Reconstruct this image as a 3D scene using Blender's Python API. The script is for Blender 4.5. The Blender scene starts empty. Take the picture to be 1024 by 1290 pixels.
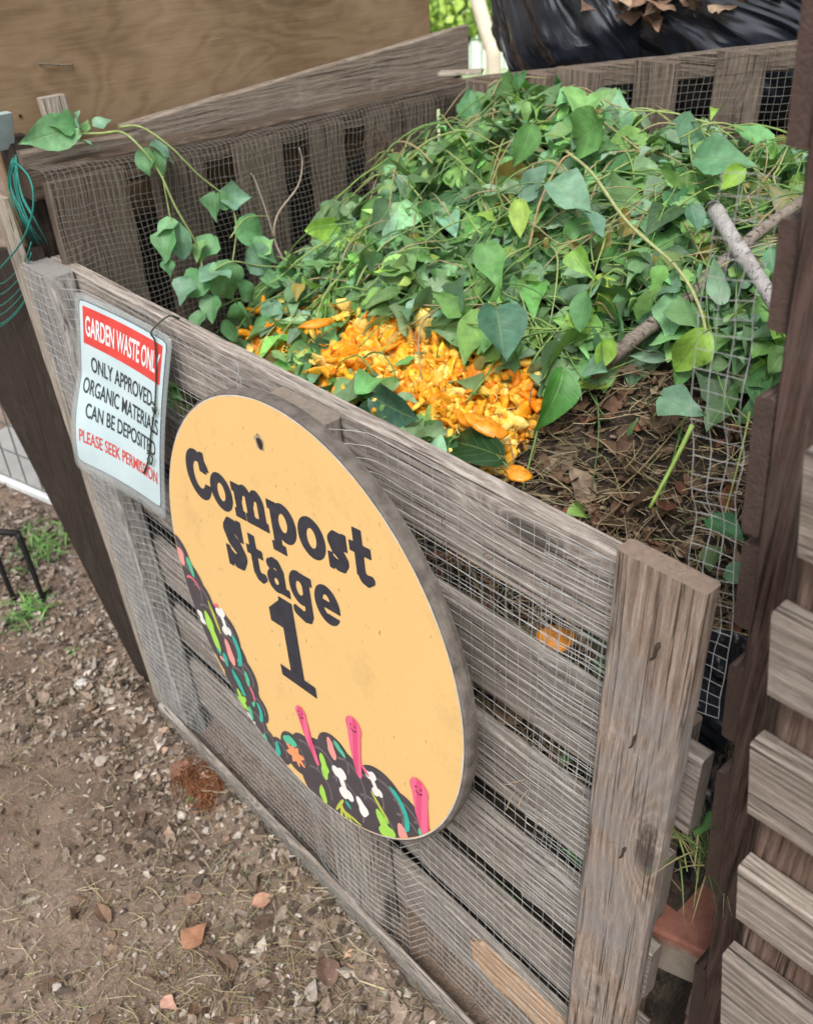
import bpy, math, random
import numpy as np
from mathutils import Vector, Matrix, noise

random.seed(7)
RNG = np.random.default_rng(11)
R = math.radians
scene = bpy.context.scene
COL = scene.collection

# ------------------------------------------------------------------ camera
CAM = np.array([1.467, -0.560, 1.405])
RIGHT = np.array([0.6734755, 0.7378966, -0.0440383])
DOWN = np.array([0.3981787, -0.4123198, -0.8194182])
FWD = np.array([-0.6228042, 0.5343230, -0.5715020])
cd = bpy.data.cameras.new('camera')
cam = bpy.data.objects.new('camera', cd)
COL.objects.link(cam)
cam.matrix_world = Matrix(((RIGHT[0], -DOWN[0], -FWD[0], CAM[0]),
                           (RIGHT[1], -DOWN[1], -FWD[1], CAM[1]),
                           (RIGHT[2], -DOWN[2], -FWD[2], CAM[2]),
                           (0, 0, 0, 1)))
cd.sensor_fit = 'VERTICAL'
cd.sensor_height = 36
cd.lens = 1164.86 / 1290 * 36
cd.clip_start = 0.02
cd.clip_end = 300
cd.dof.use_dof = True
cd.dof.focus_distance = 1.05
cd.dof.aperture_fstop = 7.5
scene.camera = cam

# ------------------------------------------------------------------ world, sun, exposure
SUN_EL, SUN_AZ = R(56), R(142)
w = bpy.data.worlds.new('World')
scene.world = w
w.use_nodes = True
wn = w.node_tree
wn.nodes.clear()
sky = wn.nodes.new('ShaderNodeTexSky')
sky.sky_type = 'NISHITA'
sky.sun_disc = False
sky.sun_elevation = SUN_EL
sky.sun_rotation = SUN_AZ
sky.air_density = 1.0
sky.dust_density = 4.0
sky.ozone_density = 1.0
hs = wn.nodes.new('ShaderNodeHueSaturation')      # an overcast sky is nearly grey
hs.inputs['Saturation'].default_value = 0.25
bg = wn.nodes.new('ShaderNodeBackground')
bg.inputs['Strength'].default_value = 0.15
wo = wn.nodes.new('ShaderNodeOutputWorld')
wn.links.new(sky.outputs[0], hs.inputs['Color'])
wn.links.new(hs.outputs[0], bg.inputs[0])
wn.links.new(bg.outputs[0], wo.inputs[0])
sl = bpy.data.lights.new('sun', 'SUN')
sl.energy = 1.5
sl.angle = R(16)
sl.color = (1.0, 0.95, 0.88)
sun = bpy.data.objects.new('sun', sl)
COL.objects.link(sun)
# direction towards the sun: azimuth measured from +Y clockwise
sd = Vector((math.sin(SUN_AZ) * math.cos(SUN_EL), math.cos(SUN_AZ) * math.cos(SUN_EL), math.sin(SUN_EL)))
sun.rotation_euler = sd.to_track_quat('Z', 'Y').to_euler()
sun.location = sd * 20
vs = scene.view_settings
vs.view_transform = 'Standard'
vs.look = 'None'
vs.gamma = 1
vs.exposure = 0.50
scene.cycles.max_bounces = 6
scene.cycles.use_denoising = True


# ------------------------------------------------------------------ helpers: meshes and objects
def at(px, ax, val):
    """the point of the photograph's pixel px that lies where coordinate ax equals val"""
    d = (px[0] - 512) / 1164.86 * RIGHT + (px[1] - 645) / 1164.86 * DOWN + FWD
    return CAM + d * (val - CAM[ax]) / d[ax]


class MB:
    def __init__(s):
        s.v, s.f, s.c, s.uv = [], [], [], []
        s.n = 0

    def add(s, v, f, c=None, uv=None):
        v = np.asarray(v, float)
        s.v.append(v)
        s.f += [tuple(int(i) + s.n for i in q) for q in f]
        s.c.append(np.tile(np.array(c if c is not None else (1, 1, 1), float), (len(v), 1)) if c is None or np.ndim(c) == 1 else np.asarray(c))
        s.uv.append(np.zeros((len(v), 2)) if uv is None else np.asarray(uv, float))
        s.n += len(v)
        return s

    def build(s, name, mat, parent=None, smooth=False, loc=None):
        v = np.concatenate(s.v) if s.v else np.zeros((0, 3))
        base = np.zeros(3)
        if parent is not None:
            base = np.array(ROOT.get(parent.name, (0, 0, 0)))
        elif loc is not None:
            base = np.array(loc, float)
        me = bpy.data.meshes.new(name)
        me.from_pydata((v - base).tolist(), [], s.f)
        ca = me.color_attributes.new('col', 'FLOAT_COLOR', 'POINT')
        c = np.concatenate(s.c)
        ca.data.foreach_set('color', np.c_[c, np.ones(len(c))].astype('f').ravel())
        uvl = me.uv_layers.new(name='uv')
        li = np.zeros(len(me.loops), 'i')
        me.loops.foreach_get('vertex_index', li)
        uvl.data.foreach_set('uv', np.concatenate(s.uv)[li].astype('f').ravel())
        if smooth:
            me.polygons.foreach_set('use_smooth', np.ones(len(me.polygons), bool))
        me.materials.append(mat)
        me.update()
        o = bpy.data.objects.new(name, me)
        COL.objects.link(o)
        if parent is not None:
            o.parent = parent
            ROOT[o.name] = tuple(base)
            if parent.type == 'MESH':
                pass
        else:
            o.location = base
            ROOT[o.name] = tuple(base)
        return o


ROOT = {}


def tag(o, label=None, cat=None, group=None, kind=None):
    if label: o['label'] = label
    if cat: o['category'] = cat
    if group: o['group'] = group
    if kind: o['kind'] = kind
    return o


def thing(name, label, cat, loc=(0, 0, 0), group=None):
    o = bpy.data.objects.new(name, None)
    o.empty_display_size = 0.05
    o.location = loc
    COL.objects.link(o)
    ROOT[o.name] = tuple(loc)
    return tag(o, label, cat, group)


def dup(o, parent=None):
    c = o.copy()
    COL.objects.link(c)
    if parent is not None: c.parent = parent
    for ch in list(o.children): dup(ch, c)
    return c


def unit(v):
    v = np.asarray(v, float)
    return v / (np.linalg.norm(v) + 1e-12)


def plank(mb, a, b, wv, tv, seg=14, jit=0.0018, bev=0.003, bow=0.0, seed=None, chip=0.0):
    """a board from a to b; wv, tv are its full width and thickness vectors"""
    a, b, wv, tv = (np.asarray(x, float) for x in (a, b, wv, tv))
    W, T = np.linalg.norm(wv), np.linalg.norm(tv)
    wu, tu = wv / W, tv / T
    e = min(bev, T * .3, W * .3)
    prof = [(-W/2 + e, -T/2), (-W/6, -T/2), (W/6, -T/2), (W/2 - e, -T/2), (W/2, -T/2 + e), (W/2, T/2 - e), (W/2 - e, T/2), (W/6, T/2), (-W/6, T/2), (-W/2 + e, T/2), (-W/2, T/2 - e), (-W/2, -T/2 + e)]
    sd_ = random.random() * 100 if seed is None else seed
    L = np.linalg.norm(b - a)
    V = []
    for i in range(seg + 1):
        t = i / seg
        c = a + (b - a) * t + tu * bow * math.sin(math.pi * t)
        sc = 1.0
        for k, (p, q) in enumerate(prof):
            n1 = noise.noise(Vector((t * L * 9 + sd_, p * 25, q * 30))) * jit
            n2 = noise.noise(Vector((t * L * 9 + sd_, q * 25 + 7, p * 30 + 3))) * jit
            n3 = noise.noise(Vector((t * L * 55 + sd_, p * 60, q * 60 + 9))) * jit * .6
            edge = 1.0 if abs(p) > W/2 - e * 1.01 and abs(q) > T/2 - e*1.01 else .4
            pp = p + (n1 + n3 * edge) * (1 if p > 0 else -1)
            if chip and abs(p) > W/2 - e*1.01:
                g = max(0, noise.noise(Vector((t * L * 14 + sd_ * 2, p * 3, 1.7))) - .25)
                pp -= math.copysign(chip * g, p)
            V.append(c + wu * pp + tu * (q + n2 * .5))
    n = len(prof)
    F = []
    for i in range(seg):
        for k in range(n):
            F.append((i*n + k, i*n + (k+1) % n, (i+1)*n + (k+1) % n, (i+1)*n + k))
    F.append(tuple(range(n))[::-1])
    F.append(tuple(seg*n + k for k in range(n)))
    # orientation
    if np.dot(np.cross(wu, tu), b - a) < 0:
        F = [q[::-1] for q in F]
    mb.add(V, F)
    return mb


def tube(mb, P, r, sides=5, c=None, cap=True):
    P = np.asarray(P, float)
    n = len(P)
    r = np.full(n, r) if np.ndim(r) == 0 else np.asarray(r)
    d = np.gradient(P, axis=0)
    d /= np.linalg.norm(d, axis=1)[:, None] + 1e-12
    ref = np.array([0, 0, 1.0]) if abs(d[:, 2]).mean() < .8 else np.array([1.0, 0, 0])
    u = np.cross(d, ref)
    u /= np.linalg.norm(u, axis=1)[:, None] + 1e-12
    w_ = np.cross(d, u)
    th = np.linspace(0, 2 * np.pi, sides, endpoint=False)
    V = P[:, None] + r[:, None, None] * (u[:, None] * np.cos(th)[None, :, None] + w_[:, None] * np.sin(th)[None, :, None])
    V = V.reshape(-1, 3)
    F = []
    for i in range(n - 1):
        for k in range(sides):
            F.append((i*sides + k, (i+1)*sides + k, (i+1)*sides + (k+1) % sides, i*sides + (k+1) % sides))
    if cap:
        F.append(tuple(range(sides)))
        F.append(tuple((n-1)*sides + k for k in range(sides))[::-1])
    uv = np.repeat(np.linspace(0, 1, n), sides)
    mb.add(V, F, c, np.c_[uv, np.tile(th / 6.283, n)])
    return mb


def spline(pts, n=16):
    """Catmull-Rom through pts"""
    P = np.asarray(pts, float)
    P = np.vstack([2*P[0] - P[1], P, 2*P[-1] - P[-2]])
    out = []
    m = len(P) - 3
    for k in range(n):
        t = k / (n - 1) * m
        i = min(int(t), m - 1)
        t -= i
        a, b, c, d = P[i:i+4]
        out.append(.5 * (2*b + (c - a)*t + (2*a - 5*b + 4*c - d)*t*t + (3*b - a - 3*c + d)*t**3))
    return np.array(out)


def fbm(x, y, z=0.0, oct=3):
    return noise.fractal(Vector((x, y, z)), 1.0, 2.0, oct)


# ------------------------------------------------------------------ helpers: materials
def new_mat(name):
    m = bpy.data.materials.new(name)
    m.use_nodes = True
    nt = m.node_tree
    b = nt.nodes['Principled BSDF']
    return m, nt, b


def N(nt, kind, **kw):
    n = nt.nodes.new(kind)
    for k, v in kw.items():
        if k in ('operation', 'blend_type', 'noise_dimensions', 'wave_type', 'feature', 'data_type', 'attribute_name', 'noise_type', 'distance'):
            setattr(n, k, v)
    return n


def math_(nt, op, a, b=None, clamp=False):
    n = nt.nodes.new('ShaderNodeMath')
    n.operation = op
    n.use_clamp = clamp
    for i, x in enumerate((a, b)):
        if x is None: continue
        if isinstance(x, (int, float)): n.inputs[i].default_value = x
        else: nt.links.new(x, n.inputs[i])
    return n.outputs[0]


def noise_(nt, vec, scale, detail=4, rough=.55, distort=0.0):
    n = nt.nodes.new('ShaderNodeTexNoise')
    n.inputs['Scale'].default_value = scale
    n.inputs['Detail'].default_value = detail
    n.inputs['Roughness'].default_value = rough
    n.inputs['Distortion'].default_value = distort
    if vec is not None: nt.links.new(vec, n.inputs['Vector'])
    return n.outputs['Fac']


def mapping(nt, vec, scale=(1, 1, 1), loc=(0, 0, 0)):
    n = nt.nodes.new('ShaderNodeMapping')
    n.inputs['Scale'].default_value = scale
    n.inputs['Location'].default_value = loc
    nt.links.new(vec, n.inputs['Vector'])
    return n.outputs[0]


def ramp(nt, fac, stops):
    n = nt.nodes.new('ShaderNodeValToRGB')
    e = n.color_ramp.elements
    while len(e) < len(stops): e.new(.5)
    for k, (p, c) in enumerate(stops):
        e[k].position = p
        e[k].color = (c[0], c[1], c[2], 1) if not isinstance(c, (int, float)) else (c, c, c, 1)
    nt.links.new(fac, n.inputs[0])
    return n.outputs[0]


def mix(nt, fac, a, b, blend='MIX'):
    n = nt.nodes.new('ShaderNodeMix')
    n.data_type = 'RGBA'
    n.blend_type = blend
    for s, x in ((n.inputs[0], fac), (n.inputs[6], a), (n.inputs[7], b)):
        if isinstance(x, (int, float)): s.default_value = x
        elif isinstance(x, (tuple, list)): s.default_value = (x[0], x[1], x[2], 1)
        else: nt.links.new(x, s)
    return n.outputs[2]


def bump(nt, b, h, strength=.4, dist=.002):
    n = nt.nodes.new('ShaderNodeBump')
    n.inputs['Strength'].default_value = strength
    n.inputs['Distance'].default_value = dist
    nt.links.new(h, n.inputs['Height'])
    nt.links.new(n.outputs[0], b.inputs['Normal'])


def wood(name, dark, mid, light, axis='x', stain=(.06, .05, .045), stain_amt=.5, rough=.8, rings=1.0, knots=1.0, green=0.0, bumps=1.0, scuff=.35):
    m, nt, b = new_mat(name)
    tc = nt.nodes.new('ShaderNodeTexCoord')
    oi = nt.nodes.new('ShaderNodeObjectInfo')
    off = math_(nt, 'MULTIPLY', oi.outputs['Random'], 37.0)
    va = nt.nodes.new('ShaderNodeVectorMath')
    va.operation = 'ADD'
    nt.links.new(tc.outputs['Object'], va.inputs[0])
    nt.links.new(off, va.inputs[1])
    P = va.outputs[0]

    def ax(al, cr):
        return {'x': (al, cr, cr), 'y': (cr, al, cr), 'z': (cr, cr, al)}[axis]
    # slow warp, knots, rings
    warp = noise_(nt, mapping(nt, P, ax(1.6, 7)), 1.0, 3, .5)
    vk = nt.nodes.new('ShaderNodeTexVoronoi')
    vk.inputs['Scale'].default_value = 1.0
    nt.links.new(mapping(nt, P, ax(2.6, 8.5)), vk.inputs['Vector'])
    kd = vk.outputs['Distance']
    kn = math_(nt, 'POWER', math_(nt, 'SUBTRACT', 1.0, kd, True), 6.0)
    grain_ax = {'x': 1, 'y': 2, 'z': 0}[axis]
    sx = nt.nodes.new('ShaderNodeSeparateXYZ')
    nt.links.new(P, sx.inputs[0])
    oth = [i for i in range(3) if 'xyz'[i] != axis]
    cross = math_(nt, 'ADD', math_(nt, 'MULTIPLY', sx.outputs[oth[0]], 38.0), math_(nt, 'MULTIPLY', sx.outputs[oth[1]], 46.0))
    rc = math_(nt, 'ADD', cross, math_(nt, 'ADD', math_(nt, 'MULTIPLY', warp, 5.0), math_(nt, 'MULTIPLY', kn, 5.0 * knots)))
    ring = math_(nt, 'ADD', math_(nt, 'MULTIPLY', math_(nt, 'SINE', math_(nt, 'MULTIPLY', rc, 13.0)), .5), .5)
    fib = noise_(nt, mapping(nt, P, ax(30, 620)), 1.0, 5, .7, .5)
    fib2 = noise_(nt, mapping(nt, P, ax(8.0, 150)), 1.0, 5, .65, .6)
    blot = noise_(nt, P, 9.0, 5, .6)
    blot2 = noise_(nt, P, 33.0, 4, .65)
    fib3 = noise_(nt, mapping(nt, P, ax(140, 900)), 1.0, 3, .75)
    f = math_(nt, 'ADD', math_(nt, 'MULTIPLY', fib, .50), math_(nt, 'MULTIPLY', fib2, .36))
    f = math_(nt, 'ADD', f, math_(nt, 'MULTIPLY', fib3, .22))
    f = math_(nt, 'ADD', f, math_(nt, 'MULTIPLY', math_(nt, 'POWER', ring, 2.2), .11 * rings))
    f = math_(nt, 'ADD', f, math_(nt, 'MULTIPLY', blot, .20))
    col = ramp(nt, f, [(.49, dark), (.64, mid), (.80, light)])
    crack = ramp(nt, noise_(nt, mapping(nt, P, ax(5, 260), (3, 5, 9)), 1.0, 2, .5), [(.34, 0.0), (.40, 1.0)])
    col = mix(nt, math_(nt, 'MULTIPLY', math_(nt, 'SUBTRACT', 1.0, crack), .8), col, tuple(c * .35 for c in dark))
    st = ramp(nt, math_(nt, 'ADD', math_(nt, 'MULTIPLY', blot, .7), math_(nt, 'MULTIPLY', blot2, .35)), [(.50, 0.0), (.68, 1.0)])
    col = mix(nt, math_(nt, 'MULTIPLY', st, stain_amt), col, stain)
    kk = ramp(nt, kd, [(.07, 1.0), (.13, 0.0)])
    col = mix(nt, math_(nt, 'MULTIPLY', kk, .75 * knots), col, tuple(c * .45 for c in dark))
    scf = ramp(nt, math_(nt, 'ADD', math_(nt, 'MULTIPLY', noise_(nt, P, 13.0, 6, .75), .7), math_(nt, 'MULTIPLY', fib, .4)), [(.60, 0.0), (.70, 1.0)])
    col = mix(nt, math_(nt, 'MULTIPLY', scf, scuff), col, tuple(min(.6, c * 1.25 + .03) for c in light))
    geo = nt.nodes.new('ShaderNodeNewGeometry')
    sn = nt.nodes.new('ShaderNodeSeparateXYZ')
    nt.links.new(geo.outputs['True Normal'], sn.inputs[0])
    endg = ramp(nt, math_(nt, 'ABSOLUTE', sn.outputs['xyz'.index(axis)]), [(.75, 0.0), (.85, 1.0)])
    col = mix(nt, endg, col, mix(nt, noise_(nt, mapping(nt, P, (150, 90, 40)), 1.0, 6, .8), tuple(d_ * .6 + m_ * .2 for d_, m_ in zip(dark, mid)), tuple(m_ * 1.35 for m_ in mid)))
    tint = math_(nt, 'ADD', math_(nt, 'MULTIPLY', oi.outputs['Random'], .36), .82)
    g = nt.nodes.new('ShaderNodeCombineColor')
    for i in range(3): nt.links.new(tint, g.inputs[i])
    col = mix(nt, 1.0, col, g.outputs[0], 'MULTIPLY')
    if green:
        gm = ramp(nt, noise_(nt, P, 16.0, 5, .7), [(.55, 0.0), (.72, 1.0)])
        col = mix(nt, math_(nt, 'MULTIPLY', gm, green), col, (.10, .13, .06))
    nt.links.new(col, b.inputs['Base Color'])
    b.inputs['Roughness'].default_value = rough
    b.inputs['Specular IOR Level'].default_value = .25
    h = math_(nt, 'ADD', math_(nt, 'MULTIPLY', fib, .8), math_(nt, 'ADD', math_(nt, 'MULTIPLY', fib2, .5), math_(nt, 'ADD', math_(nt, 'MULTIPLY', ring, .08), math_(nt, 'MULTIPLY', crack, .6))))
    h = mix(nt, endg, h, noise_(nt, P, 260.0, 4, .7))
    bump(nt, b, h, .8 * bumps, .003)
    return m


def plain(name, col, rough=.6, var=.15, scale=30, metallic=0.0, bumps=.1, spec=.4):
    m, nt, b = new_mat(name)
    tc = nt.nodes.new('ShaderNodeTexCoord')
    n = noise_(nt, tc.outputs['Object'], scale, 5, .6)
    lo = tuple(c * (1 - var) for c in col)
    hi = tuple(min(1, c * (1 + var)) for c in col)
    nt.links.new(ramp(nt, n, [(.3, lo), (.7, hi)]), b.inputs['Base Color'])
    b.inputs['Roughness'].default_value = rough
    b.inputs['Metallic'].default_value = metallic
    b.inputs['Specular IOR Level'].default_value = spec
    if bumps: bump(nt, b, n, bumps, .002)
    return m


def attr_mat(name, rough=.75, var=.25, scale=60, bumps=.3, transl=0.0, spec=.3):
    """colour from the mesh's own colour attribute (each chip, leaf or scrap has its own), mottled"""
    m, nt, b = new_mat(name)
    a = nt.nodes.new('ShaderNodeAttribute')
    a.attribute_name = 'col'
    tc = nt.nodes.new('ShaderNodeTexCoord')
    n = noise_(nt, tc.outputs['Object'], scale, 4, .65)
    v = ramp(nt, n, [(.3, 1 - var), (.7, 1 + var)])
    col = mix(nt, 1.0, a.outputs['Color'], v, 'MULTIPLY')
    nt.links.new(col, b.inputs['Base Color'])
    b.inputs['Roughness'].default_value = rough
    b.inputs['Specular IOR Level'].default_value = spec
    if bumps: bump(nt, b, n, bumps, .002)
    return m


def leaf_mat(name, rough=.42):
    m, nt, b = new_mat(name)
    a = nt.nodes.new('ShaderNodeAttribute')
    a.attribute_name = 'col'
    uv = nt.nodes.new('ShaderNodeUVMap')
    s = nt.nodes.new('ShaderNodeSeparateXYZ')
    nt.links.new(uv.outputs[0], s.inputs[0])
    t = math_(nt, 'ABSOLUTE', math_(nt, 'SUBTRACT', s.outputs[1], .5))      # 0 midrib .. .5 edge
    rib = ramp(nt, t, [(.008, 1.0), (.035, 0.0)])
    ph = math_(nt, 'FRACT', math_(nt, 'MULTIPLY', math_(nt, 'SUBTRACT', s.outputs[0], math_(nt, 'MULTIPLY', t, .55)), 7.0))
    sv = ramp(nt, math_(nt, 'ABSOLUTE', math_(nt, 'SUBTRACT', ph, .5)), [(.02, 1.0), (.09, 0.0)])
    vein = math_(nt, 'MAXIMUM', rib, math_(nt, 'MULTIPLY', sv, .45))
    tc = nt.nodes.new('ShaderNodeTexCoord')
    n = noise_(nt, tc.outputs['Object'], 55, 4, .6)
    v = ramp(nt, n, [(.3, .72), (.7, 1.28)])
    col = mix(nt, 1.0, a.outputs['Color'], v, 'MULTIPLY')
    col = mix(nt, math_(nt, 'MULTIPLY', vein, .38), col, (.24, .34, .14))
    geo = nt.nodes.new('ShaderNodeNewGeometry')
    col = mix(nt, math_(nt, 'MULTIPLY', geo.outputs['Backfacing'], .45), col, (.17, .25, .14))   # pale underside
    nt.links.new(col, b.inputs['Base Color'])
    b.inputs['Roughness'].default_value = .50
    b.inputs['Specular IOR Level'].default_value = .5
    h = math_(nt, 'SUBTRACT', math_(nt, 'MULTIPLY', n, .6), vein)
    bump(nt, b, h, .35, .002)
    tr = nt.nodes.new('ShaderNodeBsdfTranslucent')
    nt.links.new(mix(nt, 1.0, col, (1.3, 1.5, .5), 'MULTIPLY'), tr.inputs['Color'])
    ms = nt.nodes.new('ShaderNodeMixShader')
    ms.inputs[0].default_value = .17
    out = nt.nodes['Material Output']
    nt.links.new(b.outputs[0], ms.inputs[1])
    nt.links.new(tr.outputs[0], ms.inputs[2])
    nt.links.new(ms.outputs[0], out.inputs['Surface'])
    return m


GREY = dict(dark=(.098, .080, .066), mid=(.275, .236, .203), light=(.455, .405, .36), stain=(.10, .088, .08))
M_gate = wood('weathered_slat_wood', axis='x', stain_amt=.35, **GREY)
M_gate_v = wood('weathered_post_wood', (.095, .066, .050), (.235, .178, .140), (.37, .305, .25), 'z', stain=(.22, .215, .22), stain_amt=.7, rings=.8, scuff=.6)
M_string = wood('grey_stringer_wood', (.13, .105, .085), (.32, .27, .22), (.47, .42, .36), 'z', stain=(.10, .09, .085), stain_amt=.5)
M_string_l = wood('blue_grey_stringer_wood', (.12, .11, .105), (.30, .285, .27), (.46, .44, .42), 'z', stain=(.10, .10, .11), stain_amt=.7)
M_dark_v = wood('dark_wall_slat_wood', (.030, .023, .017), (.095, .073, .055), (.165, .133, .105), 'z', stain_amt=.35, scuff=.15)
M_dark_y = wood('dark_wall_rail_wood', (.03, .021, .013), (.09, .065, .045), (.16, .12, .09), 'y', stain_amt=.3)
M_back_v = wood('brown_back_slat_wood', (.065, .047, .037), (.19, .143, .112), (.31, .25, .205), 'z', stain_amt=.4, scuff=.15)
M_back_x = wood('brown_back_rail_wood', (.065, .047, .037), (.19, .145, .112), (.31, .25, .20), 'x', stain_amt=.3)
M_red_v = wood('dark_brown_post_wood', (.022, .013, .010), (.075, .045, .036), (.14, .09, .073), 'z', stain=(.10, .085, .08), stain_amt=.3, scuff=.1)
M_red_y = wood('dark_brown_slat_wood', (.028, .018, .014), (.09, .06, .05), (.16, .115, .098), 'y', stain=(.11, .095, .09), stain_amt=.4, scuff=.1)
M_next = wood('pale_pallet_slat_wood', (.085, .066, .053), (.25, .205, .17), (.42, .365, .315), 'x', stain=(.11, .09, .08), stain_amt=.4)
M_next_v = wood('brown_pallet_block_wood', (.06, .036, .027), (.165, .105, .08), (.26, .18, .14), 'z', stain_amt=.3)


def ply_mat():
    m, nt, b = new_mat('plywood_face')
    tc = nt.nodes.new('ShaderNodeTexCoord')
    P = tc.outputs['Object']
    big = noise_(nt, mapping(nt, P, (1, 1.1, 2.6)), 1.7, 3, .5, 1.2)
    fl = math_(nt, 'SINE', math_(nt, 'MULTIPLY', big, 60.0))
    fine = noise_(nt, mapping(nt, P, (1, 12, 260)), 1.0, 4, .6)
    blot = noise_(nt, P, 4.0, 5, .6)
    f = math_(nt, 'ADD', math_(nt, 'MULTIPLY', fl, .045), math_(nt, 'ADD', math_(nt, 'MULTIPLY', fine, .35), math_(nt, 'MULTIPLY', blot, .65)))
    c = ramp(nt, f, [(.32, (.135, .083, .045)), (.5, (.225, .150, .086)), (.68, (.30, .21, .13))])
    dust = ramp(nt, noise_(nt, P, 7.0, 6, .7), [(.55, 0.0), (.72, .45)])
    c = mix(nt, dust, c, (.24, .20, .155))
    sc = ramp(nt, noise_(nt, mapping(nt, P, (1, 9, 120), (0, 3, 1)), 1.0, 2, .5), [(.70, 0.0), (.74, .35)])
    c = mix(nt, sc, c, (.36, .28, .20))
    nt.links.new(c, b.inputs['Base Color'])
    b.inputs['Roughness'].default_value = .65
    b.inputs['Specular IOR Level'].default_value = .3
    bump(nt, b, fine, .12, .001)
    return m


M_ply = ply_mat()
M_plank_y = wood('grey_brown_plank_wood', (.10, .08, .064), (.205, .165, .13), (.30, .25, .205), 'y', stain_amt=.3)
M_board_dark = wood('dark_leaning_board_wood', (.012, .008, .007), (.036, .025, .020), (.07, .052, .042), 'z', stain=(.03, .022, .018), stain_amt=.5)
M_post_l = wood('pale_corner_post_wood', (.16, .13, .10), (.36, .31, .255), (.52, .47, .40), 'z', stain=(.14, .12, .10), stain_amt=.5)
M_fresh = wood('freshly_broken_wood', (.36, .18, .09), (.62, .38, .22), (.74, .56, .40), 'x', stain=(.52, .24, .11), stain_amt=.7)
M_rim = plain('disc_rim_grey_ply', (.14, .122, .106), .85, .4, 55, bumps=.35, spec=.2)
M_wire = plain('galvanised_wire', (.38, .39, .385), .65, .35, 60, metallic=.2, bumps=0, spec=.2)
M_wire_d = plain('dull_old_wire', (.19, .18, .16), .7, .3, 200, metallic=.1, bumps=0, spec=.2)


# ------------------------------------------------------------------ setting: ground
GZ = -0.10


def ground_z(x, y):
    berm = .034 * math.exp(-((y + .085) / .035)**2) * (1 + .8 * fbm(x * 8, 3.0)) if -.1 < x < 1.25 else 0
    return GZ + .012 * fbm(x * 3.1, y * 3.1, 2.0) + .007 * fbm(x * 14, y * 14, 5.0) + berm


def ground():
    xs = np.concatenate([[-60, -30, -15, -8, -5, -3.5, -2.6], np.arange(-2.0, 1.61, .0125), [2.2, 3.5, 6, 12, 30, 60]])
    ys = np.concatenate([[-60, -25, -10, -5, -2.5, -1.5], np.arange(-1.0, .61, .0125), [1.0, 1.6, 2.6, 4, 7, 12, 25, 60]])
    V = []
    for y in ys:
        for x in xs:
            near = -2.05 < x < 1.65 and -1.05 < y < .65
            V.append((x, y, ground_z(x, y) if near else GZ))
    nx = len(xs)
    F = [(j*nx + i, j*nx + i + 1, (j+1)*nx + i + 1, (j+1)*nx + i) for j in range(len(ys) - 1) for i in range(nx - 1)]
    m, nt, b = new_mat('bare_soil')
    tc = nt.nodes.new('ShaderNodeTexCoord')
    P = tc.outputs['Object']
    n1 = noise_(nt, P, 5, 6, .65)
    n2 = noise_(nt, P, 60, 5, .7)
    n3 = noise_(nt, P, 260, 3, .6)
    c = ramp(nt, n1, [(.32, (.135, .093, .068)), (.5, (.215, .155, .117)), (.68, (.30, .23, .182))])
    c = mix(nt, ramp(nt, n2, [(.47, 0.0), (.62, .65)]), c, (.12, .092, .073))
    c = mix(nt, ramp(nt, n3, [(.56, 0.0), (.66, .6)]), c, (.36, .31, .26))
    # grass beyond the bins, far from the compost yard, greens lightened to look sunlit
    sp = nt.nodes.new('ShaderNodeSeparateXYZ')
    nt.links.new(P, sp.inputs[0])
    far = ramp(nt, math_(nt, 'MULTIPLY', math_(nt, 'SUBTRACT', sp.outputs[1], 2.0), .5, True), [(0.0, 0.0), (1.0, 1.0)])
    c = mix(nt, far, c, mix(nt, n1, (.36, .50, .20), (.62, .68, .46)))
    nt.links.new(c, b.inputs['Base Color'])
    b.inputs['Roughness'].default_value = .95
    b.inputs['Specular IOR Level'].default_value = .1
    bump(nt, b, math_(nt, 'ADD', math_(nt, 'MULTIPLY', n2, .7), math_(nt, 'MULTIPLY', n3, .35)), .9, .008)
    mb = MB()
    mb.add(V, F)
    tag(mb.build('ground', m, smooth=True), kind='structure')


ground()


# ------------------------------------------------------------------ wire netting
def net(mb, fn, us, vs_, nu, nv, r=.00055, jit=.0012, sides=3, drop=0.0):
    """square netting on the surface fn(u, v): wires along v at each u and along u at each v"""
    def line(P):
        if drop and random.random() < drop: return
        tube(mb, P, r, sides, cap=False)
    s = random.random() * 50
    def J(u, v):
        p = np.array(fn(u, v), float)
        n = Vector((u * 21 + s, v * 21, 3.1))
        return p + jit * np.array([noise.noise(n), noise.noise(n + Vector((9, 0, 0))), noise.noise(n + Vector((0, 9, 0)))]) * 2
    for u in us: line([J(u, v) for v in np.linspace(vs_[0], vs_[-1], nv)])
    for v in vs_: line([J(u, v) for u in np.linspace(us[0], us[-1], nu)])


# ------------------------------------------------------------------ the front gate (an upright pallet)
def lean(x, z):
    """the pallet has racked a little: its left end leans left towards the top"""
    return (.044 - .088 * (z - GZ)) * max(0.0, 1 - x / 1.15)


def sag(x, z):
    """depth of the netting: on the stringers' faces, sinking to the slats between them"""
    def well(x0, x1):
        if x <= x0 or x >= x1: return 0.0
        d = min(x - x0, x1 - x)
        return min(1.0, d / .075)
    w_ = max(well(.045, .60), well(.715, 1.30))
    k = .040 if z > .55 else .040 * max(.35, z / .55)
    if x > .80: k = .040
    return -.0475 + k * w_ * w_ * (3 - 2 * w_)


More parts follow.
